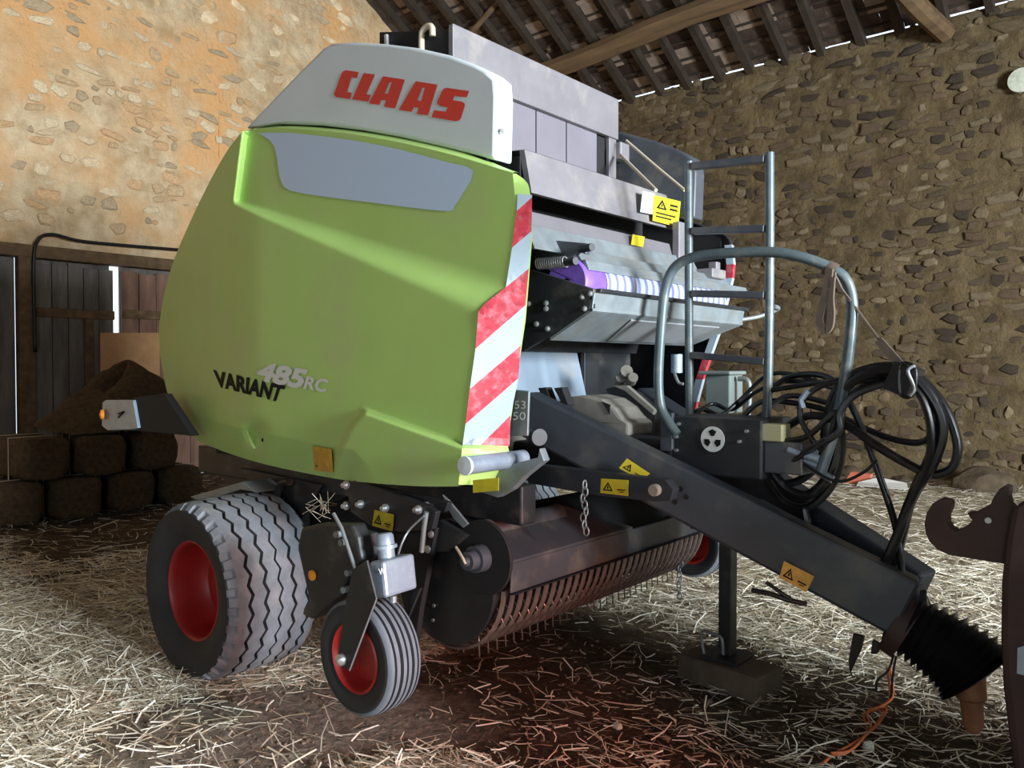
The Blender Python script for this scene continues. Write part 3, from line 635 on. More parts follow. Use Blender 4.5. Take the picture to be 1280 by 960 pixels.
# ---------------------------------------------------------------- white hood with red lettering
HOOD = [(306, 160), (345, 119), (375, 88), (402, 61), (414, 54), (440, 52), (480, 54), (520, 59), (560, 68), (590, 79), (609, 89), (618, 97), (620, 120), (618, 200), (600, 195), (560, 185), (500, 171), (450, 162), (400, 156), (345, 154)]
for mir in (0, 1):
    P = [U(a, c, y=-.90) for a, c in HOOD]; s = -1 if mir else 1; P = [Vector((p.x, p.y*s, p.z)) for p in P]
    b = MB(); b.prism(P, (0, .115*s, 0)); ho = b.build('hood_cover', M['white'] if not mir else M['grey'], B); bv = ho.modifiers.new('bevel', 'BEVEL'); bv.width = .028; bv.segments = 4; bv.limit_method = 'ANGLE'; bv.angle_limit = math.radians(50)
    ho.data.polygons.foreach_set('use_smooth', [True]*len(ho.data.polygons)); ho.data.set_sharp_from_angle(angle=math.radians(60))
    if not mir: hood = ho
GAP = TOPS[9:-8]; b = MB(); vs = []
for q in GAP: p = U(q[0], q[1], y=-.875); vs += [p+Vector((0, 0, -.05)), p+Vector((0, 0, .05))]
b.add(vs, [(i*2, i*2+2, i*2+3, i*2+1) for i in range(len(GAP)-1)]); b.build('gap_shade_strip', M['void'], B)  # near-black strip standing in for the shade under the hood edge
def hz(x, y): return (400+x/4, 20+y/4)
hp = lambda a, c, off=0: U(a, c, y=-.903+off)
LET = [([(130, 271), (193, 280), (184, 311), (157, 307), (135, 380), (159, 384), (150, 415), (80, 405), (69, 392), (107, 288), (116, 275)], None),
       ([(218, 285), (275, 292), (232, 391), (253, 395), (241, 428), (160, 416)], None),
       ([(314, 301), (424, 318), (376, 462), (320, 453), (330, 422), (306, 418), (297, 445), (244, 436)], [(347, 330), (358, 332), (339, 390), (322, 387)]),
       ([(478, 326), (587, 343), (540, 497), (483, 489), (493, 459), (468, 455), (458, 480), (394, 468)], [(511, 358), (524, 360), (505, 425), (486, 422)]),
       ([(636, 359), (745, 375), (733, 407), (672, 399), (664, 421), (706, 427), (722, 436), (724, 448), (704, 512), (694, 523), (680, 526), (558, 505), (569, 470), (630, 479), (637, 456), (600, 450), (586, 440), (586, 428), (610, 374), (620, 362)], None)]
for outer, hole in LET:
    loops = [[Vector((*hz(*p), 0)) for p in outer]]
    if hole: loops.append([Vector((*hz(*p), 0)) for p in hole])
    allp = [q for l in loops for q in l]; tri = tessellate_polygon(loops); b = MB(); b.add([hp(q.x, q.y) for q in allp], [tuple(t) for t in tri]); b.build('letter', M['red'], hood, normals=False)
b = MB(); p = U(626, 164, x=U(620, 164, y=-.9).x+.003); b.cyl(p, p+Vector((.008, 0, 0)), .012, 12); b.build('hood_screw', M['steel'], hood)

# ---------------------------------------------------------------- top box
span('top_box', (1.26, -.69, 2.94), (1.29, .69, 3.175), M['pale'])
plate('top_box_side', [(474, 40), (567, 37), (567, 100), (474, 100)], -.685, .02, M['void'])
span('top_box_lid', (.75, -.66, 3.10), (1.27, .68, 3.14), M['black'])
b = MB(); q = U(527, 66, y=-.70); b.tube(catmull([q, q+Vector((0, 0, .07)), q+Vector((.008, 0, .10)), q+Vector((.04, 0, .113)), q+Vector((.07, 0, .10)), q+Vector((.075, 0, .06))], 6), .015, 8); b.build('lifting_hook', M['jute'], B, smooth=True)
tubep('roof_pin', [U(484, 60, y=-.70), U(483, 44, y=-.70)], .012, M['steel'], n=0)
MAUVE = mat('mauve_grey_sheet', (.155, .145, .17), .5, var=.08, scale=4)
seams = [-.69, -.45, -.30, -.045, .22, .515]
for a, c in zip(seams, seams[1:]): span('front_panel', (1.245, a+.005, 2.3), (1.258, c-.005, 2.95), MAUVE, bevel=0)
span('panel_backing', (1.15, -.8, 2.0), (1.185, .6, 2.95), M['void'], bevel=0)
span('corner_post', (1.25, .615, 2.3), (1.275, .69, 2.96), M['pale'])
span('dark_jamb', (1.23, .52, 2.3), (1.245, .61, 2.95), M['void'], bevel=0)
b = MB(); b.box((1.27, .74, 2.88), (.07, .10, .10)); b.box((1.27, .78, 2.90), (.04, .05, .05)); b.build('cord_bracket', M['pale'], B, bevel=.008)
tubep('cord', [U(783, 176, x=1.36), U(820, 208, x=1.6), U(856, 238, x=1.82)], .008, M['jute'], n=0)
tubep('cord', [U(776, 194, x=1.33), U(820, 238, x=1.73)], .010, M['jute'], n=0)
# chamber body
b = MB(); n = 40; prof = []
for k in range(n): a = 2*math.pi*k/n; prof.append((.15+1.02*math.cos(a), 1.85+1.0*math.sin(a)))
b.prism([Vector((x, -.72, z)) for x, z in prof], (0, 1.44, 0)); b.build('bale_chamber', M['void'], B)
span('roller_cover', (.75, -.68, 2.85), (1.2, .68, 3.12), M['black'])

# ---------------------------------------------------------------- net wrap unit
def slab(name, x0, z0, x1, z1, y0, y1, th, mt, parent=B, bevel=.004):
    b = MB(); b.prism([Vector((x0, y0, z0)), Vector((x1, y0, z1)), Vector((x1-th, y0, z1)), Vector((x0-th, y0, z0))], (0, y1-y0, 0)); return b.build(name, mt, parent, bevel=bevel)
lid = slab('net_box_lid', 1.76, 2.335, 1.72, 2.525, -.695, .50, .03, M['pale'])
slab('lid_top', 1.30, 2.56, 1.72, 2.525, -.69, .50, .02, M['pale'])
span('lid_end', (1.55, -.70, 2.33), (1.70, -.68, 2.5), M['void'])
lidp = lambda a, c: U(a, c, x=1.748)
sticker([(817, 244), (850, 252), (847, 284), (815, 276)], lambda a, c: U(a, c, x=1.775), M['yellow'], lid, tall=True)
b = MB(); b.prism([U(a, c, x=1.772) for a, c in ((803, 239), (818, 242), (815, 268), (800, 265))], (.002, 0, 0)); tag(b.build('paper_label', M['white'], lid), 'faded white label')
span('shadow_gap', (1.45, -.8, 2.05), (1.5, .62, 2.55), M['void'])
pk = slab('guide_plate', 1.80, 2.185, 1.78, 2.25, -.80, .47, .02, mat('grey_lavender_sheet', (.13, .123, .135), .5, var=.1, scale=5))
sticker([(790, 293), (805, 296), (803, 309), (788, 306)], lambda a, c: U(a, c, x=1.805), M['yellow'], pk, pict=False)
slab('guide_rail', 1.88, 2.075, 1.82, 2.185, -.82, .60, .02, M['galv'])
span('strut', (1.80, .42, 2.05), (1.84, .49, 2.36), M['pale'])
slab('cutter_bar', 1.96, 2.015, 1.90, 2.10, -.58, .86, .015, M['galv'])
slab('cutter_lip', 1.975, 2.005, 1.955, 2.05, -.58, .98, .03, M['galv'])
slab('feed_sheet', 1.72, 2.05, 1.92, 1.96, -.60, .85, .012, M['belt'])
b = MB(); b.box((1.90, .66, 2.10), (.10, .16, .05)); b.box((1.9, .7, 2.14), (.05, .05, .06)); b.build('latch_block', M['pale'], B, bevel=.006)
plate('brake_lever', [(670, 302), (690, 300), (733, 304), (732, 318), (722, 314), (710, 330), (672, 328)], -.645, .03, M['grey'])
for a, c in ((731, 311), (711, 328)): p = U(a, c, y=-.66); tubep('lever_pin', [p+Vector((-.02, .0, 0)), p+Vector((.05, -.02, 0))], .016, M['black'], n=0)
b = MB(); p0 = U(672, 330, y=-.66); p1 = U(708, 327, y=-.66); P = []
for k in range(120): t = k/119; a = t*13*2*math.pi; q = lerp(p0, p1, t); P.append(q+Vector((0, .022*math.cos(a), .022*math.sin(a))))
b.tube(P, .004, 5); b.build('tension_spring', M['steel'], B, smooth=True)
tubep('wire_loop', [U(667, 318, y=-.66), U(673, 303, y=-.67), U(676, 301, y=-.67), U(676, 307, y=-.67), U(668, 322, y=-.66)], .005, M['hose'], k=6)
ts = plate('tray_side', [(664, 337), (742, 361), (741, 386), (697, 414), (652, 440), (648, 390)], -.62, .02, M['black'])
for a, c in ((738, 367), (728, 371), (731, 386), (683, 379), (683, 386), (661, 380), (671, 405), (685, 411)): p = U(a, c, y=-.62); b = MB(); b.lathe([(0, .012), (.008, .011), (.012, .004), (.012, .0005)], p, (0, -1, 0), 8); b.build('bolt', M['steel'], ts, smooth=40)
tf = slab('tray_front', 2.015, 1.825, 2.03, 1.905, -.62, .80, .02, M['galv'])
slab('tray_lip', 2.045, 1.905, 2.05, 1.922, -.60, .82, .05, M['black'])
slab('tray_shelf', 1.85, 1.935, 2.04, 1.915, -.60, .86, .012, M['galv'])
b = MB(); b.prism([Vector((2.02, -.62, 1.83)), Vector((1.80, -.62, 1.715)), Vector((1.80, .62, 1.715)), Vector((2.02, .80, 1.83))], (0, 0, .012)); tb = b.build('tray_bottom', M['galv'], B)
b = MB(); b.prism([Vector((1.99, -.28, 1.812)), Vector((1.83, -.22, 1.728)), Vector((1.83, .40, 1.728)), Vector((1.99, .58, 1.812))], (0, 0, -.006)); b.build('access_flap', mat('dull_grey_sheet', (.19, .20, .21), .6, var=.15, scale=6), tb)
tubep('tray_rod', [(2.0, .82, 1.86), (2.06, .92, 1.88), (2.14, .98, 1.92), (2.15, .9, 1.93)], .012, M['galv'])
plate('tray_side', [(664, 337), (742, 361), (741, 386), (697, 414), (652, 440), (648, 390)], .60, .02, M['black'])
# net roll (a thing lying in the tray)
nr = empty('net_roll', (1.86, 0, 1.85), 'white net wrap roll with blue stripes and a purple end in the wrap tray', 'net roll')
def rollstripes():
    m = bpy.data.materials.new('striped_net'); m.use_nodes = True; nt = m.node_tree; N = nt.nodes; L = nt.links; b = N['Principled BSDF']; tc = N.new('ShaderNodeTexCoord'); wv = N.new('ShaderNodeTexWave'); wv.bands_direction = 'Y'
    wv.inputs['Scale'].default_value = 5.2; wv.inputs['Distortion'].default_value = .4; L.new(tc.outputs['Object'], wv.inputs['Vector']); r = N.new('ShaderNodeValToRGB'); L.new(wv.outputs['Fac'], r.inputs[0])
    r.color_ramp.elements[0].position = .04; r.color_ramp.elements[0].color = (.13, .14, .30, 1); r.color_ramp.elements[1].position = .34; r.color_ramp.elements[1].color = (.36, .39, .47, 1); L.new(r.outputs[0], b.inputs['Base Color']); b.inputs['Roughness'].default_value = .6; return m
b = MB(); ys = [-.44+i*.012 for i in range(95)]; b.lathe([(y, .105+.003*math.sin(y*2*math.pi/.06)) for y in ys], (1.87, 0, 1.955), (0, 1, 0), 32); b.build('net_winding', rollstripes(), nr, smooth=True)
b = MB(); b.lathe([(-.60, .02), (-.60, .10), (-.585, .107), (-.45, .107), (-.44, .10)], (1.87, 0, 1.955), (0, 1, 0), 32); tag(b.build('end_wrap', M['purple'], nr, smooth=40), 'purple film end')

# ---------------------------------------------------------------- chamber front below the tray
slab('chamber_belt', 1.36, 1.42, 1.28, 1.72, -.70, .28, .02, M['belt'])
slab('chamber_shade', 1.35, 1.68, 1.45, 2.0, -.72, .8, .02, M['black'])
slab('rotor_frame', 1.34, 1.30, 1.34, 1.75, .28, .75, .03, M['black'])
span('crop_deflector', (1.0, -.7, 1.15), (1.36, .74, 1.40), M['dustgrey'])
plate('scale_plate', [(641, 487), (661, 489), (659, 545), (636, 545)], -.80, .012, M['galv'])
lettering('53', ((643, 501), (657, 501), (657, 511), (643, 511)), lambda a, c, o: U(a, c, y=-.803+o), 0, M['silver'], B)
lettering('50', ((641, 515), (657, 515), (657, 525), (641, 525)), lambda a, c, o: U(a, c, y=-.803+o), 0, M['silver'], B)
b = MB(); b.lathe([(0, .001), (0, .034), (.04, .042), (.07, .036), (.07, .001)], U(666, 545, y=-.66), (1, -.5, 0), 20); b.build('hydraulic_end', M['arm'], B, smooth=40)
for a in (678, 698): plate('belt_guide', [(a-6, 485), (a+4, 484), (a+12, 505), (a+8, 512)], -.35, .05, M['void'])
b = MB(); pc = [(708, 500), (712, 496), (730, 494), (752, 499), (768, 510), (778, 525), (786, 530), (785, 545), (762, 547), (745, 540), (720, 528)]
b.prism([U(a, c, y=-.26) for a, c in pc], (0, .26, 0)); gb = b.build('gearbox_cover', M['dustgrey'], B, bevel=.03)
plate('gearbox_rib', [(752, 502), (762, 506), (762, 518)], -.265, .01, M['void'], bevel=0)
plate('link_plate', [(757, 486), (775, 482), (795, 490), (820, 514), (818, 540), (786, 540), (768, 512)], -.05, .05, M['black'])
plate('link_edge', [(765, 482), (783, 482), (818, 513), (816, 519), (781, 489)], -.07, .03, M['dustgrey'])
for (a, c, r) in ((782, 466, .035), (790, 474, .028), (775, 474, .03)): b = MB(); b.lathe([(-.03, .001), (-.03, r), (.03, r*.9), (.03, .001)], U(a, c, y=.1), (.6, -.6, .3), 10); b.build('coupling', M['dustgrey'], B, smooth=30)
span('gear_housing', (1.35, -.35, 1.05), (1.95, .45, 1.24), M['void'], bevel=.02)
tubep('canister', [U(846, 443, y=.42), U(846, 466, y=.42)], .030, M['zinc'], n=0, k=14)
tubep('canister_hook', [U(843, 466, y=.42), U(848, 478, y=.4), U(854, 480, y=.4)], .008, M['steel'])

# ---------------------------------------------------------------- chassis
for s in (-1, 1):
    span('chassis_rail', (-.95, s*.70-.05, .93), (1.75, s*.70+.05, 1.10), M['black'], bevel=.01)
    span('side_frame', (-.6, s*.80-.02, 1.08), (1.6, s*.80+.02, 1.28), M['void'])
    b = MB(); b.cyl((0, s*.66, .46), (0, s*.80, .46), .12, 20); b.build('hub_flange', M['black'], B, smooth=40)
    span('axle_drop', (-.10, s*.70-.06, .40), (.10, s*.70+.06, .98), M['black'])
b = MB(); b.cyl((0, -.74, .46), (0, .74, .46), .07, 16); b.build('axle', M['black'], B, smooth=40)
plate('cross_plate', [(262, 565), (300, 572), (330, 640), (318, 690), (300, 640)], -.70, .02, M['black'])
plate('frame_gusset', [(300, 585), (400, 606), (372, 660), (330, 640)], -.78, .02, M['black'])
plate('mudguard_edge', [(237, 621), (304, 602), (321, 616), (300, 612), (252, 628)], -.95, .25, M['galv'])
tubep('brake_link', [U(350, 640, y=-.8), U(346, 620, y=-.82), U(352, 605, y=-.82), U(362, 602, y=-.82)], .022, M['black'])

span('underside_blackout', (-.3, -.64, .50), (1.35, -.61, .98), M['void'], bevel=0)  # near-black sheet added to keep the view under the chassis dark
# ---------------------------------------------------------------- main wheels
def tyre_mesh(R, w, ribs, amp, n, groove, lug, NT=300, NS=64, rr=.245, GD=.013):
    b = MB(); vs = []; hw = w/2; dk = []
    for i in range(NT):
        a = 2*math.pi*i/NT; zz = amp*(2*abs(((i/NT*n) % 1)*2-1)-1)
        lugon = 1 if ((i/NT*n) % 1) < .5 else 0
        for j in range(NS+1):
            t = j/NS; in_g = False
            if t < .16: k = t/.16; s = -hw*(.80+.20*math.sin(k*math.pi*.55)); r = lerp(rr, R*.90, k)
            elif t > .84: k = (1-t)/.16; s = hw*(.80+.20*math.sin(k*math.pi*.55)); r = lerp(rr, R*.90, k)
            else:
                q = (t-.16)/.68*2-1; s = hw*.985*q; r = R*(1-.045*abs(q)**2.2-.055*sst((abs(q)-.86)/.14))
                for g in ribs:
                    d = abs(s-g*hw)
                    if d < groove: r -= GD*(1-(d/groove)**4)
                if lug and abs(q) > .86: r -= .020*(1-lugon)
                for g in ribs: in_g = in_g or abs(s-g*hw) < groove*.75
            s2 = s+(zz*sst((hw*.80-abs(s))/(hw*.12)) if amp else 0)
            vs.append(Vector((r*math.sin(a), s2, r*math.cos(a))))
            if j < NS: dk.append(1 if in_g or not .17 < (j+.5)/NS < .83 else 0)
    b.add(vs, [(i*(NS+1)+j, ((i+1) % NT)*(NS+1)+j, ((i+1) % NT)*(NS+1)+j+1, i*(NS+1)+j+1) for i in range(NT) for j in range(NS)],
          0)
    b.m = dk
    return b
def place(b, c, yaw=0):
    R = Matrix.Rotation(yaw, 3, 'Z'); b.v = [tuple(R @ Vector(p)+Vector(c)) for p in b.v]; return b
RW, WW = .465, .53
for s in (-1, 1):
    c = (0, s*1.07, RW-.012)
    W = empty('main_wheel', (0, s*1.07, 0), parent=B)
    b = tyre_mesh(RW, WW, (-.60, -.30, 0, .30, .60), .011, 30, .0058, True, 330, 132, GD=.02); place(b, c).build('tyre', [M['tyre'], M['sidewall']], W, smooth=40)
    b = MB(); ax = Vector((0, s, 0)); b.lathe([(.215, .262), (.222, .252), (.215, .243), (.19, .236), (.12, .225), (.06, .215), (.03, .19), (.025, .12), (.03, .001)], c, ax, 56); b.build('rim', M['rim'], W, smooth=40)
    b = MB(); b.lathe([(-.2, .12), (-.2, .262), (-.215, .262)], c, ax, 40); b.build('rim_inner', M['black'], W, smooth=40)
    b = MB(); b.lathe([(.025, .085), (.07, .08), (.085, .06), (.09, .001)], c, ax, 24); b.build('hub_cap', M['rim'], W, smooth=40)
    for k in range(6): b = MB(); a = k*math.pi/3; q = Vector(c)+ax*.028+Vector((.10*math.cos(a), 0, .10*math.sin(a))); b.cyl(q, q+ax*.025, .012, 6); b.build('wheel_nut', M['rim'], W)

# ---------------------------------------------------------------- pickup
PYN, PYF = -.86, .96
nb = 31; AX, AZ, AR = 1.41, .68, .32
def band():
    b = MB(); vs = []; n = 18; hw = .0112
    for i in range(n+1):
        a = math.radians(lerp(-150, -2, i/n)); 
        for (dy, rr_) in ((-hw, AR-.012), (-hw*.6, AR), (hw*.6, AR), (hw, AR-.012)): vs.append((AX+rr_*math.cos(a), dy, AZ+rr_*math.sin(a)))
    b.add(vs, [(i*4+k, i*4+k+1, (i+1)*4+k+1, (i+1)*4+k) for i in range(n) for k in range(3)]); return b
pu = empty('pickup', (AX, 0, .3), parent=B)
def pput(b, name, mt, **k): return b.build(name, mt, pu, **k)
b0 = band(); first = None
for k in range(nb):
    y = lerp(PYN+.03, PYF-.04, k/(nb-1))
    if first is None:
        q = MB(); q.v = [(p[0], p[1]+y, p[2]) for p in b0.v]; q.f = b0.f; q.m = b0.m; first = pput(q, 'stripper_band', M['tine'], smooth=40); y00 = y
    else:
        o = first.copy(); COL.objects.link(o); o.location = (0, y-y00, 0)
TN = []
for k in range(nb-1):
    y = lerp(PYN+.04, PYF-.04, (k+.5)/(nb-1))
    for n_, a in enumerate((-112, -60, -24)):
        if k == 0:
            r0 = math.radians(a); r1 = math.radians(a-8); p0 = Vector((AX+(AR-.06)*math.cos(r0), y, AZ+(AR-.06)*math.sin(r0))); p1 = Vector((AX+(AR+(.045 if n_ < 2 else .015))*math.cos(r1), y, AZ+(AR+(.045 if n_ < 2 else .015))*math.sin(r1)))
            q = MB(); q.tube([p0, p1], .0035, 5); TN.append((pput(q, 'spring_tine', M['tine'], smooth=True), y))
        else:
            o = TN[n_][0].copy(); COL.objects.link(o); o.location = (0, y-TN[n_][1], 0)
b = MB(); b.cyl((AX, PYN+.02, AZ), (AX, PYF-.02, AZ), AR-.07, 24); pput(b, 'reel', M['void'], smooth=40)
def pplate(name, px, y, th, mt, par=pu): return plate(name, px, y, th, mt, par)
SPL = [U(a, c, y=PYN-.01) for a, c in ((520, 790), (517, 688), (545, 660), (585, 690))]+[Vector((AX+(AR-.03)*math.cos(math.radians(a)), PYN-.01, AZ+(AR-.03)*math.sin(math.radians(a)))) for a in range(0, -131, -10)]
b = MB(); b.prism(SPL, (0, .02, 0)); pput(b, 'side_plate', M['black'], bevel=.004)
for (a, c) in ((527, 757), (543, 757), (542, 775)): b = MB(); p = U(a, c, y=PYN-.012); b.cyl(p, p+Vector((0, -.008, 0)), .008, 8); pput(b, 'side_bolt', M['steel'])
b = MB(); b.prism([p+Vector((0, PYF-PYN, 0)) for p in SPL], (0, .02, 0)); pput(b, 'side_plate', M['black'])
# crop guard: lip, top sheet and end disc
slab('guard_lip', 1.76, .665, 1.765, .79, PYN+.03, PYF-.12, .01, M['grey'], pu)
b = MB(); b.prism([Vector((1.765, PYN+.03, .79)), Vector((1.54, PYN+.03, .915)), Vector((1.54, -.2, .915)), Vector((1.765, .1, .79))], (0, 0, .012)); pput(b, 'guard_sheet', M['grey'], bevel=.003)
b = MB(); b.prism([Vector((1.765, .70, .79)), Vector((1.50, .55, .915)), Vector((1.50, .84, .915)), Vector((1.765, .84, .79))], (0, 0, .012)); pput(b, 'guard_sheet', M['grey'], bevel=.003)
slab('guard_fold', 1.75, .655, 1.79, .665, PYN+.03, PYF-.12, .02, M['arm'], pu)
b = MB(); b.cyl((1.56, PYN+.05, .885), (1.56, -.25, .885), .055, 18); pput(b, 'crop_roller', M['grey'], smooth=40)
pc_ = U(602, 697, y=PYN-.03); b = MB(); b.lathe([(0, .02), (0, .155), (.012, .158), (.018, .155), (.018, .02)], pc_+Vector((0, .02, 0)), (0, -1, 0), 40); pput(b, 'guard_disc', M['void'], smooth=35)
b = MB(); b.lathe([(0, .058), (.05, .055), (.05, .04), (.09, .038), (.09, .02), (.11, .018), (.11, .001)], pc_, (0, -1, 0), 24); pput(b, 'disc_hub', M['grey'], smooth=35)
tubep('disc_wire', [U(570, 684, y=-.98), U(578, 697, y=-1.0), U(582, 705, y=-1.0)], .006, M['jute'], pu)
plate('disc_bracket', [(536, 655), (550, 650), (583, 670), (560, 690), (538, 690)], PYN-.06, .03, M['black'], pu)
plate('spring_clip', [(552, 618), (560, 625), (585, 655), (578, 660), (566, 648)], PYN-.04, .012, M['galv'], pu)
for a, c in ((541, 667), (537, 686), (534, 632)): b = MB(); p = U(a, c, y=PYN-.07); b.lathe([(0, .018), (.015, .017), (.02, .008), (.02, .001)], p, (0, -1, 0), 10); pput(b, 'pivot_bolt', M['steel'], smooth=30)
# guide wheel with fork, cover and zinc box
for s in (-1, 1):
    c = Vector((1.46, s*1.33, .485)); G = empty('guide_wheel', c-Vector((0, 0, .225)), parent=B)
    b = tyre_mesh(.226, .165, (-.66, -.33, 0, .33, .66), 0, 8, .0045, False, 120, 48, .128); place(b, c).build('tyre', [mat('grey_small_rubber', (.13, .15, .175), .8, var=.15, scale=12, spec=.25) if s < 0 else M['tyre'], M['sidewall']], G, smooth=40)
    b = MB(); ax = Vector((0, s, 0)); b.lathe([(.072, .138), (.078, .131), (.07, .124), (.04, .118), (.015, .10), (.01, .05), (.012, .001)], c, ax, 40); b.build('rim', M['rim'], G, smooth=40)
    b = MB(); b.lathe([(-.072, .138), (-.07, .124), (-.02, .11), (-.01, .001)], c, ax, 32); b.build('rim_back', M['rim'], G, smooth=40)
yF = -1.455
fk = plate('wheel_fork', [(440, 712), (458, 700), (470, 748), (437, 838), (427, 834), (421, 824), (427, 786), (432, 752)], yF, .012, M['black'])
plate('wheel_fork', [(517, 737), (526, 735), (512, 768), (503, 790)], -1.215, .012, M['black'])
b = MB(); p = U(428, 824, y=yF); b.lathe([(0, .024), (.014, .022), (.024, .012), (.028, .001)], p, (0, -1, 0), 12); b.build('axle_nut', M['steel'], fk, smooth=30)
b = MB(); b.tube([U(471, 748, y=yF-.002), U(437, 838, y=yF-.002)], .0035, 4); b.build('bright_edge', M['pale'], fk)
cv = plate('wheel_cover', [(371, 685), (376, 660), (396, 655), (440, 656), (447, 672), (452, 700), (436, 722), (425, 745), (390, 775), (376, 768), (386, 752)], -1.36, .07, M['black'], bevel=.012)
b = MB(); p = U(391, 719, y=-1.362); b.lathe([(0, .0225), (.008, .021), (.012, .012), (.013, .001)], p, (0, -1, 0), 20); b.build('reflector', M['amber'], cv, smooth=30)
tubep('adjusting_rod', [U(417, 642, y=-1.38), U(427, 660, y=-1.385), U(446, 717, y=-1.39)], .0075, M['galv'], cv, n=0)
for a, c in ((428, 678), (422, 668), (436, 716), (431, 737)): b = MB(); p = U(a, c, y=-1.375); b.cyl(p+Vector((0, .02, 0)), p+Vector((0, -.012, 0)), .013, 8); b.build('cover_bolt', M['galv'], cv)
plate('cover_side', [(443, 664), (458, 668), (462, 695), (452, 704)], -1.30, .06, M['arm'])
R = Matrix.Rotation(math.radians(-8), 3, 'Y') @ Matrix.Rotation(math.radians(6), 3, 'Z')
zc = U(492, 719, y=-1.31); b = MB(); b.box(zc, (.075, .175, .135), R); zb = b.build('adjuster_box', M['zinc'], B, bevel=.012)
b = MB(); q = R @ Vector((0, 0, 1)); cc = U(483, 694, y=-1.31); b.lathe([(0, .033), (.035, .033), (.037, .045), (.05, .045), (.052, .036), (.085, .034), (.095, .026), (.095, .001)], cc-q*.01, q, 18); b.build('filler_cap', M['zinc'], zb, smooth=35)
b = MB(); b.cyl(zc+Vector((.02, -.02, -.07)), zc+Vector((.02, -.02, -.095)), .014, 8); b.build('drain_plug', M['galv'], zb)
lettering('W', ((473, 711), (481, 709), (482, 717), (474, 719)), lambda a, c, o: U(a, c, x=zc.x+.046), 0, M['white'], zb)
# pickup lift linkage
lk = plate('lift_plate', [(433, 603), (446, 600), (534, 632), (545, 640), (540, 662), (500, 665), (460, 655), (438, 640)], -.99, .03, M['black'])
sticker([(469, 637), (493, 643), (491, 664), (466, 657)], lambda a, c: U(a, c, y=-.995), M['yellow'], lk)
for a, c in ((434, 606), (434, 632), (483, 635), (524, 637), (452, 630)): b = MB(); p = U(a, c, y=-.99); b.lathe([(0, .02), (.012, .02), (.02, .012), (.03, .011), (.032, .001)], p, (0, -1, 0), 10); b.build('lift_bolt', M['steel'], lk, smooth=30)
plate('lift_rail', [(434, 599), (560, 628), (556, 640), (434, 612)], -.93, .03, M['black'])
plate('support_arm', [(495, 668), (545, 660), (525, 760), (518, 810), (500, 740)], -.94, .03, M['void'])
tubep('height_rod', [U(533, 640, y=-1.02), U(530, 660, y=-1.02), U(527, 690, y=-1.02)], .011, M['galv'], n=0)
tubep('breather_hose', [U(530, 645, y=-1.04), U(512, 662, y=-1.06), U(502, 680, y=-1.1), U(496, 700, y=-1.15)], .005, M['galv'], k=6)
# ---------------------------------------------------------------- bar with white cap, bracket
hb0 = U(584, 582, y=-1.09); hb1 = hb0+Vector((0, .34, .0)); b = MB(); b.cyl(hb0, hb1, .035, 24); hb = b.build('bumper_tube', M['zinc'], B, smooth=40)
b = MB(); b.lathe([(-.01, .030), (.008, .038), (.016, .037), (.018, .001)], hb0, (0, -1, 0), 24); b.build('end_cap', M['white'], hb, smooth=40)
plate('tube_bracket', [(592, 612), (592, 600), (640, 580), (672, 572), (674, 560), (680, 576), (655, 596), (640, 612), (622, 622)], -.86, .04, M['galv'])
sticker([(592, 600), (624, 597), (624, 613), (592, 616)], lambda a, c: U(a, c, y=-.985), M['yellow'], B, pict=False)

# ---------------------------------------------------------------- drawbar
arms = []
for s in (-1, 1):
    b = MB(); p0, p1 = Vector((1.56, s*.50, 1.40)), Vector((3.08, s*.085, .70)); d = (p1-p0).normalized(); sd = Vector((0, 0, 1)).cross(d).normalized(); u = d.cross(sd)
    vs = []
    for (p, h) in ((p0, .10), (p1, .115)):
        for (a, c) in ((-1, -1), (1, -1), (1, 1), (-1, 1)): vs.append(p+sd*(.06*a)+u*(h*c))
    b.add(vs, [(0, 1, 2, 3), (7, 6, 5, 4), (0, 4, 5, 1), (1, 5, 6, 2), (2, 6, 7, 3), (3, 7, 4, 0)]); arms.append(b.build('drawbar_beam', M['arm'], B, bevel=.014))
armp = lambda a, c: U(a, c, y=interp(a, [(665, -.575), (1100, -.15)])-.005)
sticker([(784, 573), (813, 592), (801, 600), (774, 585)], armp, M['yellow'], arms[0])
sticker([(980, 701), (1018, 720), (1008, 740), (974, 722)], armp, M['orange_sticker'], arms[0])
b = MB(); b.prism([Vector((2.45, -.06, 1.02)), Vector((3.10, -.06, .76)), Vector((3.16, -.06, .62)), Vector((3.05, -.06, .57)), Vector((2.40, -.06, .82))], (0, .12, 0)); b.build('drawbar_core', M['void'], B)
lb = plate('lower_arm', [(655, 580), (690, 583), (832, 600), (842, 612), (838, 626), (815, 627), (750, 620), (660, 604)], -.56, .05, M['arm'])
sticker([(752, 598), (786, 600), (786, 620), (751, 616)], lambda a, c: U(a, c, y=-.563), M['yellow'], lb)
b = MB(); p = U(821, 612, y=-.562); b.cyl(p, p+Vector((0, -.03, 0)), .024, 20); b.build('pivot_pin', M['dustgrey'], lb, bevel=.004)
for (a, c) in ((842, 615), (848, 626), (855, 610), (862, 620)): b = MB(); p = U(a, c, y=-.45); b.lathe([(0, .001), (0, .012)], p+Vector((0, -.03, 0)), (0, -1, 0), 12); b.build('pin_hole', M['void'], lb)
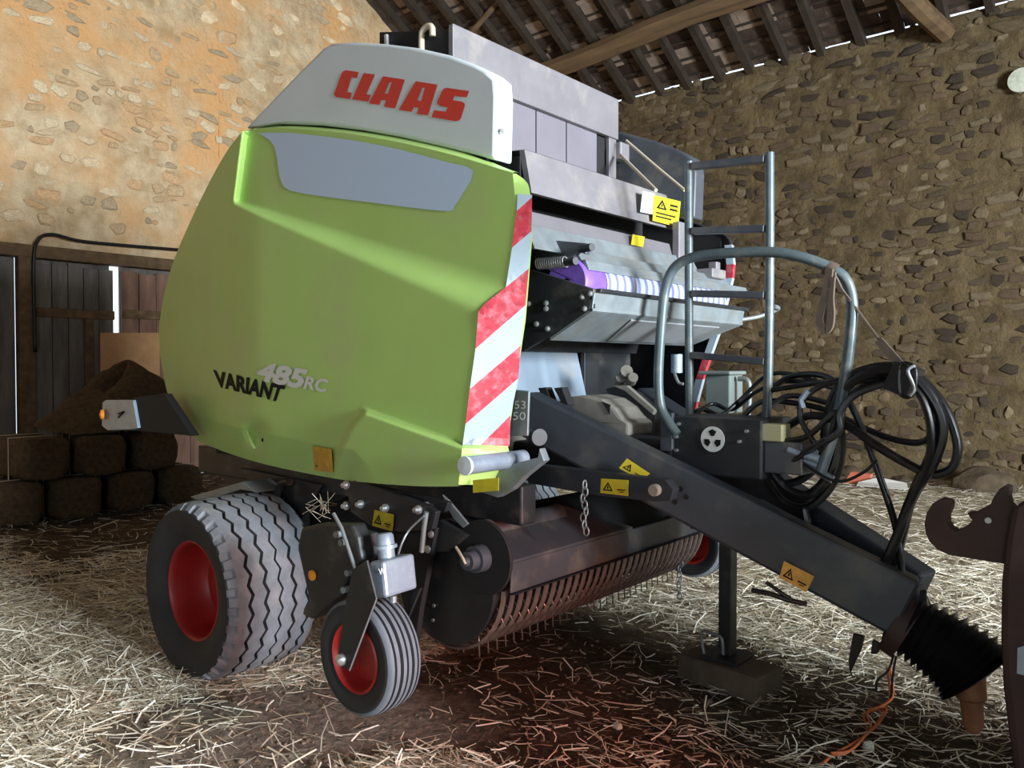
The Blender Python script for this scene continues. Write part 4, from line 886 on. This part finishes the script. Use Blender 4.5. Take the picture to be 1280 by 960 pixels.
# safety chains
def chain(name, p0, p1, n, parent=B):
    b = MB(); p0 = Vector(p0); p1 = Vector(p1); L_ = (p1-p0).length/n
    for k in range(n):
        c = lerp(p0, p1, (k+.5)/n)+Vector((.006*math.sin(k*2.1), .004*math.cos(k*1.7), 0)); P = []
        for j in range(12):
            a = 2*math.pi*j/12; e = Vector((.013*math.cos(a), 0, L_*.68*math.sin(a))) if k % 2 else Vector((0, .013*math.cos(a), L_*.68*math.sin(a))); P.append(c+e)
        b.tube(P, .0042, 5, closed=True)
    return b.build(name, M['galv'], parent, smooth=True)
chain('safety_chain', U(730, 602, y=-.60), U(731, 668, y=-.60), 8)
chain('safety_chain', U(851, 655, y=.80), U(849, 748, y=.80), 14)
# jack stand
span('jack_post', (2.075, .41, .15), (2.145, .48, 1.0), M['black'], bevel=.006)
span('jack_foot', (2.01, .34, .131), (2.21, .55, .150), M['black'])
tubep('jack_handle', [U(880, 817, y=.33), U(877, 790, y=.33), U(893, 793, y=.33), U(902, 798, y=.33), U(904, 818, y=.33)], .008, M['galv'], n=3)
span('jack_bracket', (2.0, .25, .80), (2.2, .5, .98), M['black'])
# slip hitch bellows, shaft
b = MB(); c0 = U(1128, 784, y=-.04); path = [(1118, 772, .1), (1136, 782, .1), (1156, 793, .1), (1176, 806, .1), (1196, 821, .1), (1212, 835, .1), (1222, 846, .1)]
P = []; rad = []; dense = catmull([U(a, c, y=-.04) for a, c, r in path], 4)
for i, p in enumerate(dense):
    t = i/(len(dense)-1); r = lerp(.100, .150, t)
    P.append(p); rad.append(r+(.014 if i % 2 else -.012) if t > .2 else .10)
b.tube(P, rad, 28); b.build('rubber_bellows', M['hose'], B, smooth=30)
b = MB(); b.lathe([(-.03, .09), (-.03, .118), (.03, .12), (.03, .09)], U(1126, 783, y=-.05), (.87, .1, -.45), 28); b.build('bellows_clamp', M['darkrust'], B, smooth=40)
b = MB(); p = U(1212, 838, y=-.06); q = U(1217, 915, y=-.08); b.lathe([(0, .05), ((q-p).length*.45, .05), ((q-p).length*.5, .038), ((q-p).length*.9, .034), ((q-p).length, .02), ((q-p).length, .001)], p, q-p, 18); b.build('drive_shaft', M['rust'], B, smooth=40)
for (pts) in ([(1066, 792), (1080, 796), (1076, 812), (1062, 842), (1060, 826)], [(1090, 800), (1102, 806), (1096, 818), (1088, 818)]): plate('coupling_tag', pts, -.10, .02, M['hose'])
plate('hitch_tab', [(1150, 738), (1158, 738), (1158, 756), (1146, 760)], -.05, .012, M['void'])
tubep('lock_lever', [U(940, 738, y=-.25), U(962, 742, y=-.25), U(985, 750, y=-.24), U(1008, 755, y=-.2)], .010, M['black'])
tubep('lock_lever', [U(958, 728, y=-.25), U(975, 740, y=-.25), U(990, 750, y=-.24)], .008, M['black'])
for pts in ([(1120, 820), (1116, 842), (1114, 866), (1112, 872)], [(1117, 818), (1110, 838), (1097, 850), (1095, 862)]): tubep('hanging_wire', [U(a, c, y=-.06) for a, c in pts], .0045, M['hose'], k=5)
# control box with round emblem
bx = span('control_box', (2.15, -.20, 1.14), (2.56, .12, 1.385), M['black'], bevel=.008)
span('box_bracket', (2.10, -.215, 1.23), (2.16, -.19, 1.40), M['grey'])
p = U(891, 549, y=-.205); b = MB(); b.lathe([(0, .001), (0, .054), (.003, .054), (.003, .001)], p, (0, -1, 0), 32); em = b.build('round_emblem', M['silver'], bx)
b = MB()
for k in range(3):
    a0 = math.radians(90+120*k); o2 = p+Vector((0, -.0045, 0)); b.add([o2+Vector((.045*math.cos(a0+q)*f_, 0, .045*math.sin(a0+q)*f_)) for q, f_ in ((-.5, .35), (-.5, .85), (0, .95), (.5, .85), (.5, .35))], [(0, 1, 2, 3, 4)])
b.build('emblem_mark', M['ink'], em, normals=False)
for a, c in ((845, 546), (845, 563), (848, 530), (924, 552), (933, 539)): b = MB(); q = U(a, c, y=-.21); b.cyl(q+Vector((0, .01, 0)), q+Vector((0, -.006, 0)), .007, 8); b.build('box_screw', M['steel'], bx)
span('terminal', (2.53, -.19, 1.30), (2.64, -.10, 1.37), mat('cream_terminal', (.40, .38, .22), .5), bevel=.005)
span('valve_block', (2.56, -.18, 1.17), (2.72, 0, 1.30), M['grey'], bevel=.008)
for k in range(3): tubep('hose_fitting', [(2.66+.03*k, -.17+.02*k, 1.27-.03*k), (2.78+.02*k, -.17+.02*k, 1.24-.04*k)], .016, M['zinc'], n=0)
# plug box behind the ladder
pb_ = U(905, 492, y=.62); b = MB(); b.box(pb_, (.14, .16, .20)); b.box(pb_+Vector((0, -.02, .11)), (.18, .2, .02)); pbx = b.build('fuse_box', mat('grey_green_housing', (.16, .19, .18), .5, var=.1), B, bevel=.008)
tubep('cable_bow', [pb_+Vector((.09, -.02, .08)), pb_+Vector((.14, -.02, .07)), pb_+Vector((.15, -.02, 0)), pb_+Vector((.14, -.02, -.14))], .014, M['galv'])
# guard hoop and ladder
HY = -.24
tubep('guard_hoop', [U(846, 543, y=HY), U(836, 528, y=HY), U(826, 508, y=HY), U(823, 470, y=HY), U(827, 400, y=HY), U(832, 360, y=HY), U(842, 336, y=HY), U(862, 323, y=HY), U(900, 317, y=HY), U(960, 315, y=HY+.02), U(1000, 321, y=HY+.04), U(1038, 335, y=HY+.07), U(1057, 350, y=HY+.09), U(1065, 376, y=HY+.1), U(1064, 410, y=HY+.1), U(1058, 460, y=HY+.1), U(1045, 530, y=HY+.1), U(1026, 590, y=HY+.08)], .0215, M['tubeg'], k=14)
ld = empty('ladder', (2.3, 0, 1.3), parent=B); LY = 0.0
for pts in ([(861, 202), (861, 350), (862, 500), (864, 520), (872, 530)], [(962, 191), (962, 350), (960, 480), (958, 525), (962, 534)]): tubep('ladder_post', [U(a, c, y=LY) for a, c in pts], .0195, M['tubeg'], ld, k=14)
for (y0, y1) in ((208, 199), (289, 286), (367, 369), (444, 452)):
    b = MB(); b.bar(U(866, y0, y=LY), U(957, y1, y=LY), .045, .030); b.build('rung', M['grey'], ld, bevel=.004)
# tail lamp board at the rear
tl = plate('lamp_board', [(128, 503), (132, 500), (166, 500), (172, 535), (166, 537), (134, 538), (127, 532)], -1.02, .03, M['zinc'])
plate('lamp_bracket', [(166, 497), (205, 492), (240, 545), (168, 538)], -1.0, .05, M['void'])
b = MB(); p = U(130, 518, y=-1.025); b.lathe([(0, .035), (.02, .032), (.03, .001)], p, (-.35, -1, 0), 18); b.build('side_reflector', M['amber'], tl, smooth=40)
for k in (-1, 1):
    b = MB(); q = U(150, 518, y=-1.024); b.bar(q+Vector((-.03, 0, k*.012-.01)), q+Vector((.06, 0, .02)), .004, .010); b.build('lamp_mark', M['ink'], tl)
# straw caught on the frame
b = MB(); r2 = random.Random(9)
for k in range(20):
    q = U(395+r2.uniform(-10, 18), 634+r2.uniform(-8, 10), y=-1.0); d = Vector((r2.uniform(-1, 1), r2.uniform(-.5, .2), r2.uniform(-.35, .45))).normalized()*r2.uniform(.03, .09); b.tube([q-d, q+d], .0016, 3)
tag(b.build('straw_wisp', MSTRAW), 'wisp of straw caught on the frame above the guide wheel', 'straw', kind='stuff')
# ================================================================ hoses, strap, tractor
HX = lambda a, c, y=-.12: U(a, c, y=y)
HOSES = [
 (.020, [(962, 585, -.1), (985, 612, -.1), (1012, 618, -.1), (1035, 595, -.1), (1046, 560, -.1), (1044, 515, -.12), (1056, 485, -.14), (1085, 468, -.15), (1130, 466, -.15), (1160, 490, -.15), (1178, 530, -.14), (1168, 575, -.13), (1140, 622, -.12), (1118, 680, -.1), (1098, 718, -.08)]),
 (.018, [(958, 600, -.08), (980, 628, -.06), (1010, 634, -.06), (1040, 606, -.06), (1052, 565, -.08), (1050, 520, -.1), (1062, 495, -.1), (1092, 480, -.12), (1134, 476, -.12), (1164, 505, -.12), (1166, 560, -.1), (1140, 620, -.1), (1122, 690, -.06), (1106, 728, -.05)]),
 (.017, [(960, 592, -.02), (972, 604, .0), (1000, 600, .02), (1026, 575, .02), (1032, 530, 0), (1044, 490, -.03), (1075, 464, -.05), (1130, 460, -.08), (1175, 500, -.1), (1196, 550, -.1), (1192, 582, -.1), (1172, 593, -.1), (1150, 588, -.1), (1100, 560, -.1), (1054, 530, -.08), (1010, 520, -.05), (968, 545, 0)]),
 (.013, [(962, 490, .1), (985, 472, .1), (1020, 468, .05), (1045, 478, 0), (1060, 500, -.05), (1075, 530, -.06), (1092, 575, -.08), (1108, 620, -.08), (1120, 660, -.08), (1126, 700, -.08), (1128, 742, -.08)]),
 (.013, [(925, 525, .05), (950, 503, .1), (985, 503, .12), (1030, 512, .1), (1080, 535, 0), (1120, 550, -.06), (1155, 552, -.1), (1168, 530, -.12), (1165, 500, -.12)]),
 (.011, [(962, 488, .0), (1000, 482, 0), (1040, 476, -.05), (1078, 470, -.1), (1110, 465, -.14), (1135, 468, -.15)]),
 (.012, [(975, 552, -.15), (1010, 545, -.16), (1045, 515, -.16), (1030, 560, -.16), (1012, 545, -.16), (1000, 518, -.15), (1008, 495, -.15), (1040, 478, -.14), (1100, 475, -.14)]),
 (.015, [(955, 590, -.12), (985, 580, -.16), (1015, 560, -.18), (1048, 540, -.18), (1050, 515, -.18), (1075, 490, -.17), (1130, 478, -.16), (1158, 510, -.16), (1162, 570, -.15), (1132, 640, -.12), (1108, 700, -.1), (1096, 722, -.09)]),
 (.006, [(990, 568, -.16), (1020, 590, -.18), (1050, 602, -.18), (1080, 590, -.16), (1096, 575, -.14)]),
 (.012, [(860, 520, .1), (880, 512, .15), (905, 525, .15), (930, 530, .1), (950, 520, .05), (985, 495, .1), (1040, 505, .1)]),
 (.010, [(866, 522, .05), (890, 505, .2), (915, 512, .2), (945, 490, .15), (975, 478, .12), (1010, 478, .08), (1046, 486, 0)]),
 (.010, [(872, 530, .0), (900, 520, .1), (925, 500, .2), (958, 470, .2), (990, 468, .15), (1030, 480, .05)]),
]
for r, pts in HOSES: tubep('hydraulic_hose', [HX(*p) for p in pts], r, M['hose'], B, k=8, n=7)
b = MB(); q = U(1130, 474, y=-.16); b.box(q, (.09, .10, .11), Matrix.Rotation(.4, 3, 'Y')); b.tube(catmull([q+Vector((.045, -.055, .05)), q+Vector((.055, -.06, 0)), q+Vector((.04, -.055, -.06)), q+Vector((0, -.05, -.05)), q+Vector((0, -.05, .05))], 5, True), .008, 5, closed=True); b.build('hose_clamp', M['hose'], B, bevel=.01)
b = MB(); b.tube(catmull([q+Vector((.05, -.06, .05)), q+Vector((.03, -.07, .03)), q+Vector((.05, -.06, -.03)), q+Vector((.035, -.06, -.06))], 5), .007, 6); b.build('clamp_clip', M['galv'], B, smooth=True)
b = MB(); b.bar(U(1098, 425, y=-.15), U(1134, 466, y=-.15), .014, .030); b.build('hose_stay', M['web'], B)
tubep('stay_cord', [U(1056, 366, y=-.16), U(1075, 392, y=-.15), U(1100, 426, y=-.15)], .005, M['web'], B, k=5)
b = MB(); P = [U(a, c, y=-.16) for a, c in ((1004, 510), (1001, 500), (1010, 488))]; b.tube(P, .012, 8); b.build('hose_fitting', M['zinc'], B, smooth=40)
tubep('hose_end', [U(1004, 635, y=-.08), U(1007, 645, y=-.08), U(1003, 662, y=-.08)], [.006]*17, M['hose'], B)
b = MB(); b.tube([U(1005, 636, y=-.08), U(1008, 650, y=-.08), U(1004, 664, y=-.08), U(996, 668, y=-.08)], [.014, .02, .022, .01], 8); b.build('hose_plug', M['hose'], B, smooth=40)
# strap hanging on the hoop: knot and two hanging flat lengths
st = empty('tie_strap', U(1031, 414, y=-.19), 'brown webbing strap looped and hanging from the guard hoop', 'strap')
def ribbon(name, pts, wid, y, th=.006):
    C = catmull([U(a, c, y=y) for a, c in pts], 6); b = MB(); vs = []
    for i, p in enumerate(C):
        d = (C[min(i+1, len(C)-1)]-C[max(i-1, 0)]).normalized(); n = d.cross(Vector((0, 1, 0))).normalized(); ww = wid[0]+(wid[1]-wid[0])*i/(len(C)-1); vs += [p-n*ww, p+n*ww, p+n*ww+Vector((.004, th, 0)), p-n*ww+Vector((.004, th, 0))]
    b.add(vs, [(i*4+k, i*4+(k+1) % 4, i*4+4+(k+1) % 4, i*4+4+k) for i in range(len(C)-1) for k in range(4)]+[(0, 1, 2, 3), tuple(len(vs)-4+k for k in range(4))]); return b.build(name, M['web'], st)
ribbon('hanging_loop', [(1036, 336), (1033, 360), (1027, 385), (1024, 400), (1030, 413), (1036, 408), (1038, 392), (1037, 372), (1039, 346)], (.014, .013), -.205)
ribbon('hanging_loop', [(1040, 340), (1036, 362), (1034, 385), (1031, 404)], (.012, .017), -.20)
b = MB(); b.lathe([(-.025, .028), (-.01, .031), (.01, .031), (.025, .028)], U(1039, 337, y=-.165), (1, .1, -.5), 14); b.build('knot', M['web'], st, smooth=40)
ribbon('tail', [(1040, 342), (1046, 352), (1051, 362), (1062, 376)], (.006, .004), -.20)

# ---------------------------------------------------------------- tractor (mostly outside the frame, its rear linkage shows at the right edge)
T = empty('tractor', (5.2, -.35, 0), 'dark tractor at the right edge with a raised hook shaped lower link', 'tractor')
TY = -.42
def zh(x, y): return (960+x/4, 580+y/4)
CLAW = [(862, 174), (905, 182), (918, 200), (914, 228), (897, 262), (898, 295), (914, 322), (940, 336), (975, 322), (1004, 300), (1022, 282), (1008, 266), (996, 244), (1030, 246), (1064, 228), (1110, 205), (1128, 165), (1158, 124), (1188, 106), (1212, 118), (1206, 160), (1214, 200), (1240, 226), (1290, 222), (1380, 235), (1380, 520), (1240, 510), (1168, 498), (1040, 478), (905, 456), (845, 428), (806, 388), (786, 345), (781, 300), (792, 245), (822, 198)]
b = MB(); b.prism([U(*zh(*p), y=TY) for p in CLAW], (0, .055, 0)); b.build('lower_link_claw', M['darkrust'], T, bevel=.008)
b = MB(); q = U(1236, 650, y=TY-.005); b.cyl(q, q+Vector((0, -.012, 0)), .010, 8); b.build('claw_pin', M['steel'], T)
b = MB(); b.prism([U(a, c, y=TY-.06) for a, c in ((1264, 636), (1256, 680), (1251, 730), (1250, 800), (1253, 860), (1260, 920), (1272, 990), (1420, 990), (1420, 620), (1300, 615))], (0, .10, 0)); b.build('stabiliser_plate', M['darkrust'], T, bevel=.02)
b = MB(); b.prism([U(a, c, y=TY-.065) for a, c in ((1272, 810), (1284, 806), (1284, 845), (1271, 842))], (0, .004, 0)); b.build('plate_mark', M['zinc'], T)
def tspan(name, a, c, mt, bevel=.03): b = MB(); b.span(a, c); return b.build(name, mt, T, bevel=bevel)
tg = mat('tractor_body_paint', (.05, .06, .05), .5, var=.2)
tspan('gearbox_housing', (4.3, -.62, .55), (6.3, -.08, 1.15), M['black']); tspan('bonnet', (6.0, -.70, .95), (7.6, .0, 1.65), tg, .08)
tspan('seat', (4.75, -.60, 1.28), (5.2, -.10, 1.38), M['black']); tspan('backrest', (4.68, -.60, 1.36), (4.78, -.10, 1.75), M['black'])
tspan('fender', (4.3, -1.19, 1.62), (5.6, -.80, 1.67), tg, .02); tspan('fender', (4.3, .10, 1.62), (5.6, .50, 1.67), tg, .02)
tspan('rear_axle', (4.85, -.9, .68), (5.1, .2, .92), M['black']); tspan('front_axle', (7.1, -.9, .40), (7.25, .2, .52), M['black'])
b = MB(); b.tube(catmull([(5.75, -.35, 1.2), (5.6, -.35, 1.62)], 2), .025, 8); P = [Vector((5.58+.05*math.cos(k*math.pi/8), -.35+.2*math.sin(k*math.pi/8), 1.64+.16*math.cos(k*math.pi/8))) for k in range(16)]; b.tube(P, .016, 6, closed=True); b.build('steering_wheel', M['black'], T, smooth=True)
for (x, y, R_, W_) in ((4.97, -1.0, .80, .36), (4.97, .30, .80, .36), (7.18, -.92, .44, .20), (7.18, .22, .44, .20)):
    s = -1 if y < -.35 else 1; G = empty('tractor_wheel', (x, y, 0), parent=T)
    b = tyre_mesh(R_, W_, (0,), .03, 16, .03, True, 128, 28, R_*.56); place(b, (x, y, R_)).build('tyre', [M['sidewall'], M['sidewall']], G, smooth=40)
    b = MB(); b.lathe([(W_*.4, R_*.58), (W_*.42, R_*.54), (W_*.1, R_*.48), (W_*.08, .001)], (x, y, R_), (0, s, 0), 32); b.build('rim', M['rim'], G, smooth=40)
for s in (-1, 1): b = MB(); b.bar((4.4, -.30+s*.23, .62), (3.66, -.30+s*.2, .98), .06, .10); b.build('lower_link', M['darkrust'], T)
# tractor tail lamp, unseen and assumed, added to cast the red glow under the baler
lp = Vector((4.22, -.98, 1.05)); b = MB(); b.span(lp+Vector((0, -.07, -.05)), lp+Vector((.05, .07, .05))); lm = b.build('tail_lamp', M['black'], T, bevel=.006)
b = MB(); b.span(lp+Vector((-.012, -.06, -.04)), lp+Vector((0, .06, .04))); b.build('lamp_lens', M['lens'], lm)
l = bpy.data.lights.new('added_red_glow', 'SPOT'); l.energy = 170; l.color = (1, .16, .03); l.spot_size = math.radians(58); l.spot_blend = 1; l.shadow_soft_size = .05
o = bpy.data.objects.new('added_red_glow', l); COL.objects.link(o); o.location = lp+Vector((-.03, 0, 0)); o.rotation_euler = (Vector((.8, -.95, 0))-o.location).to_track_quat('-Z', 'Y').to_euler()
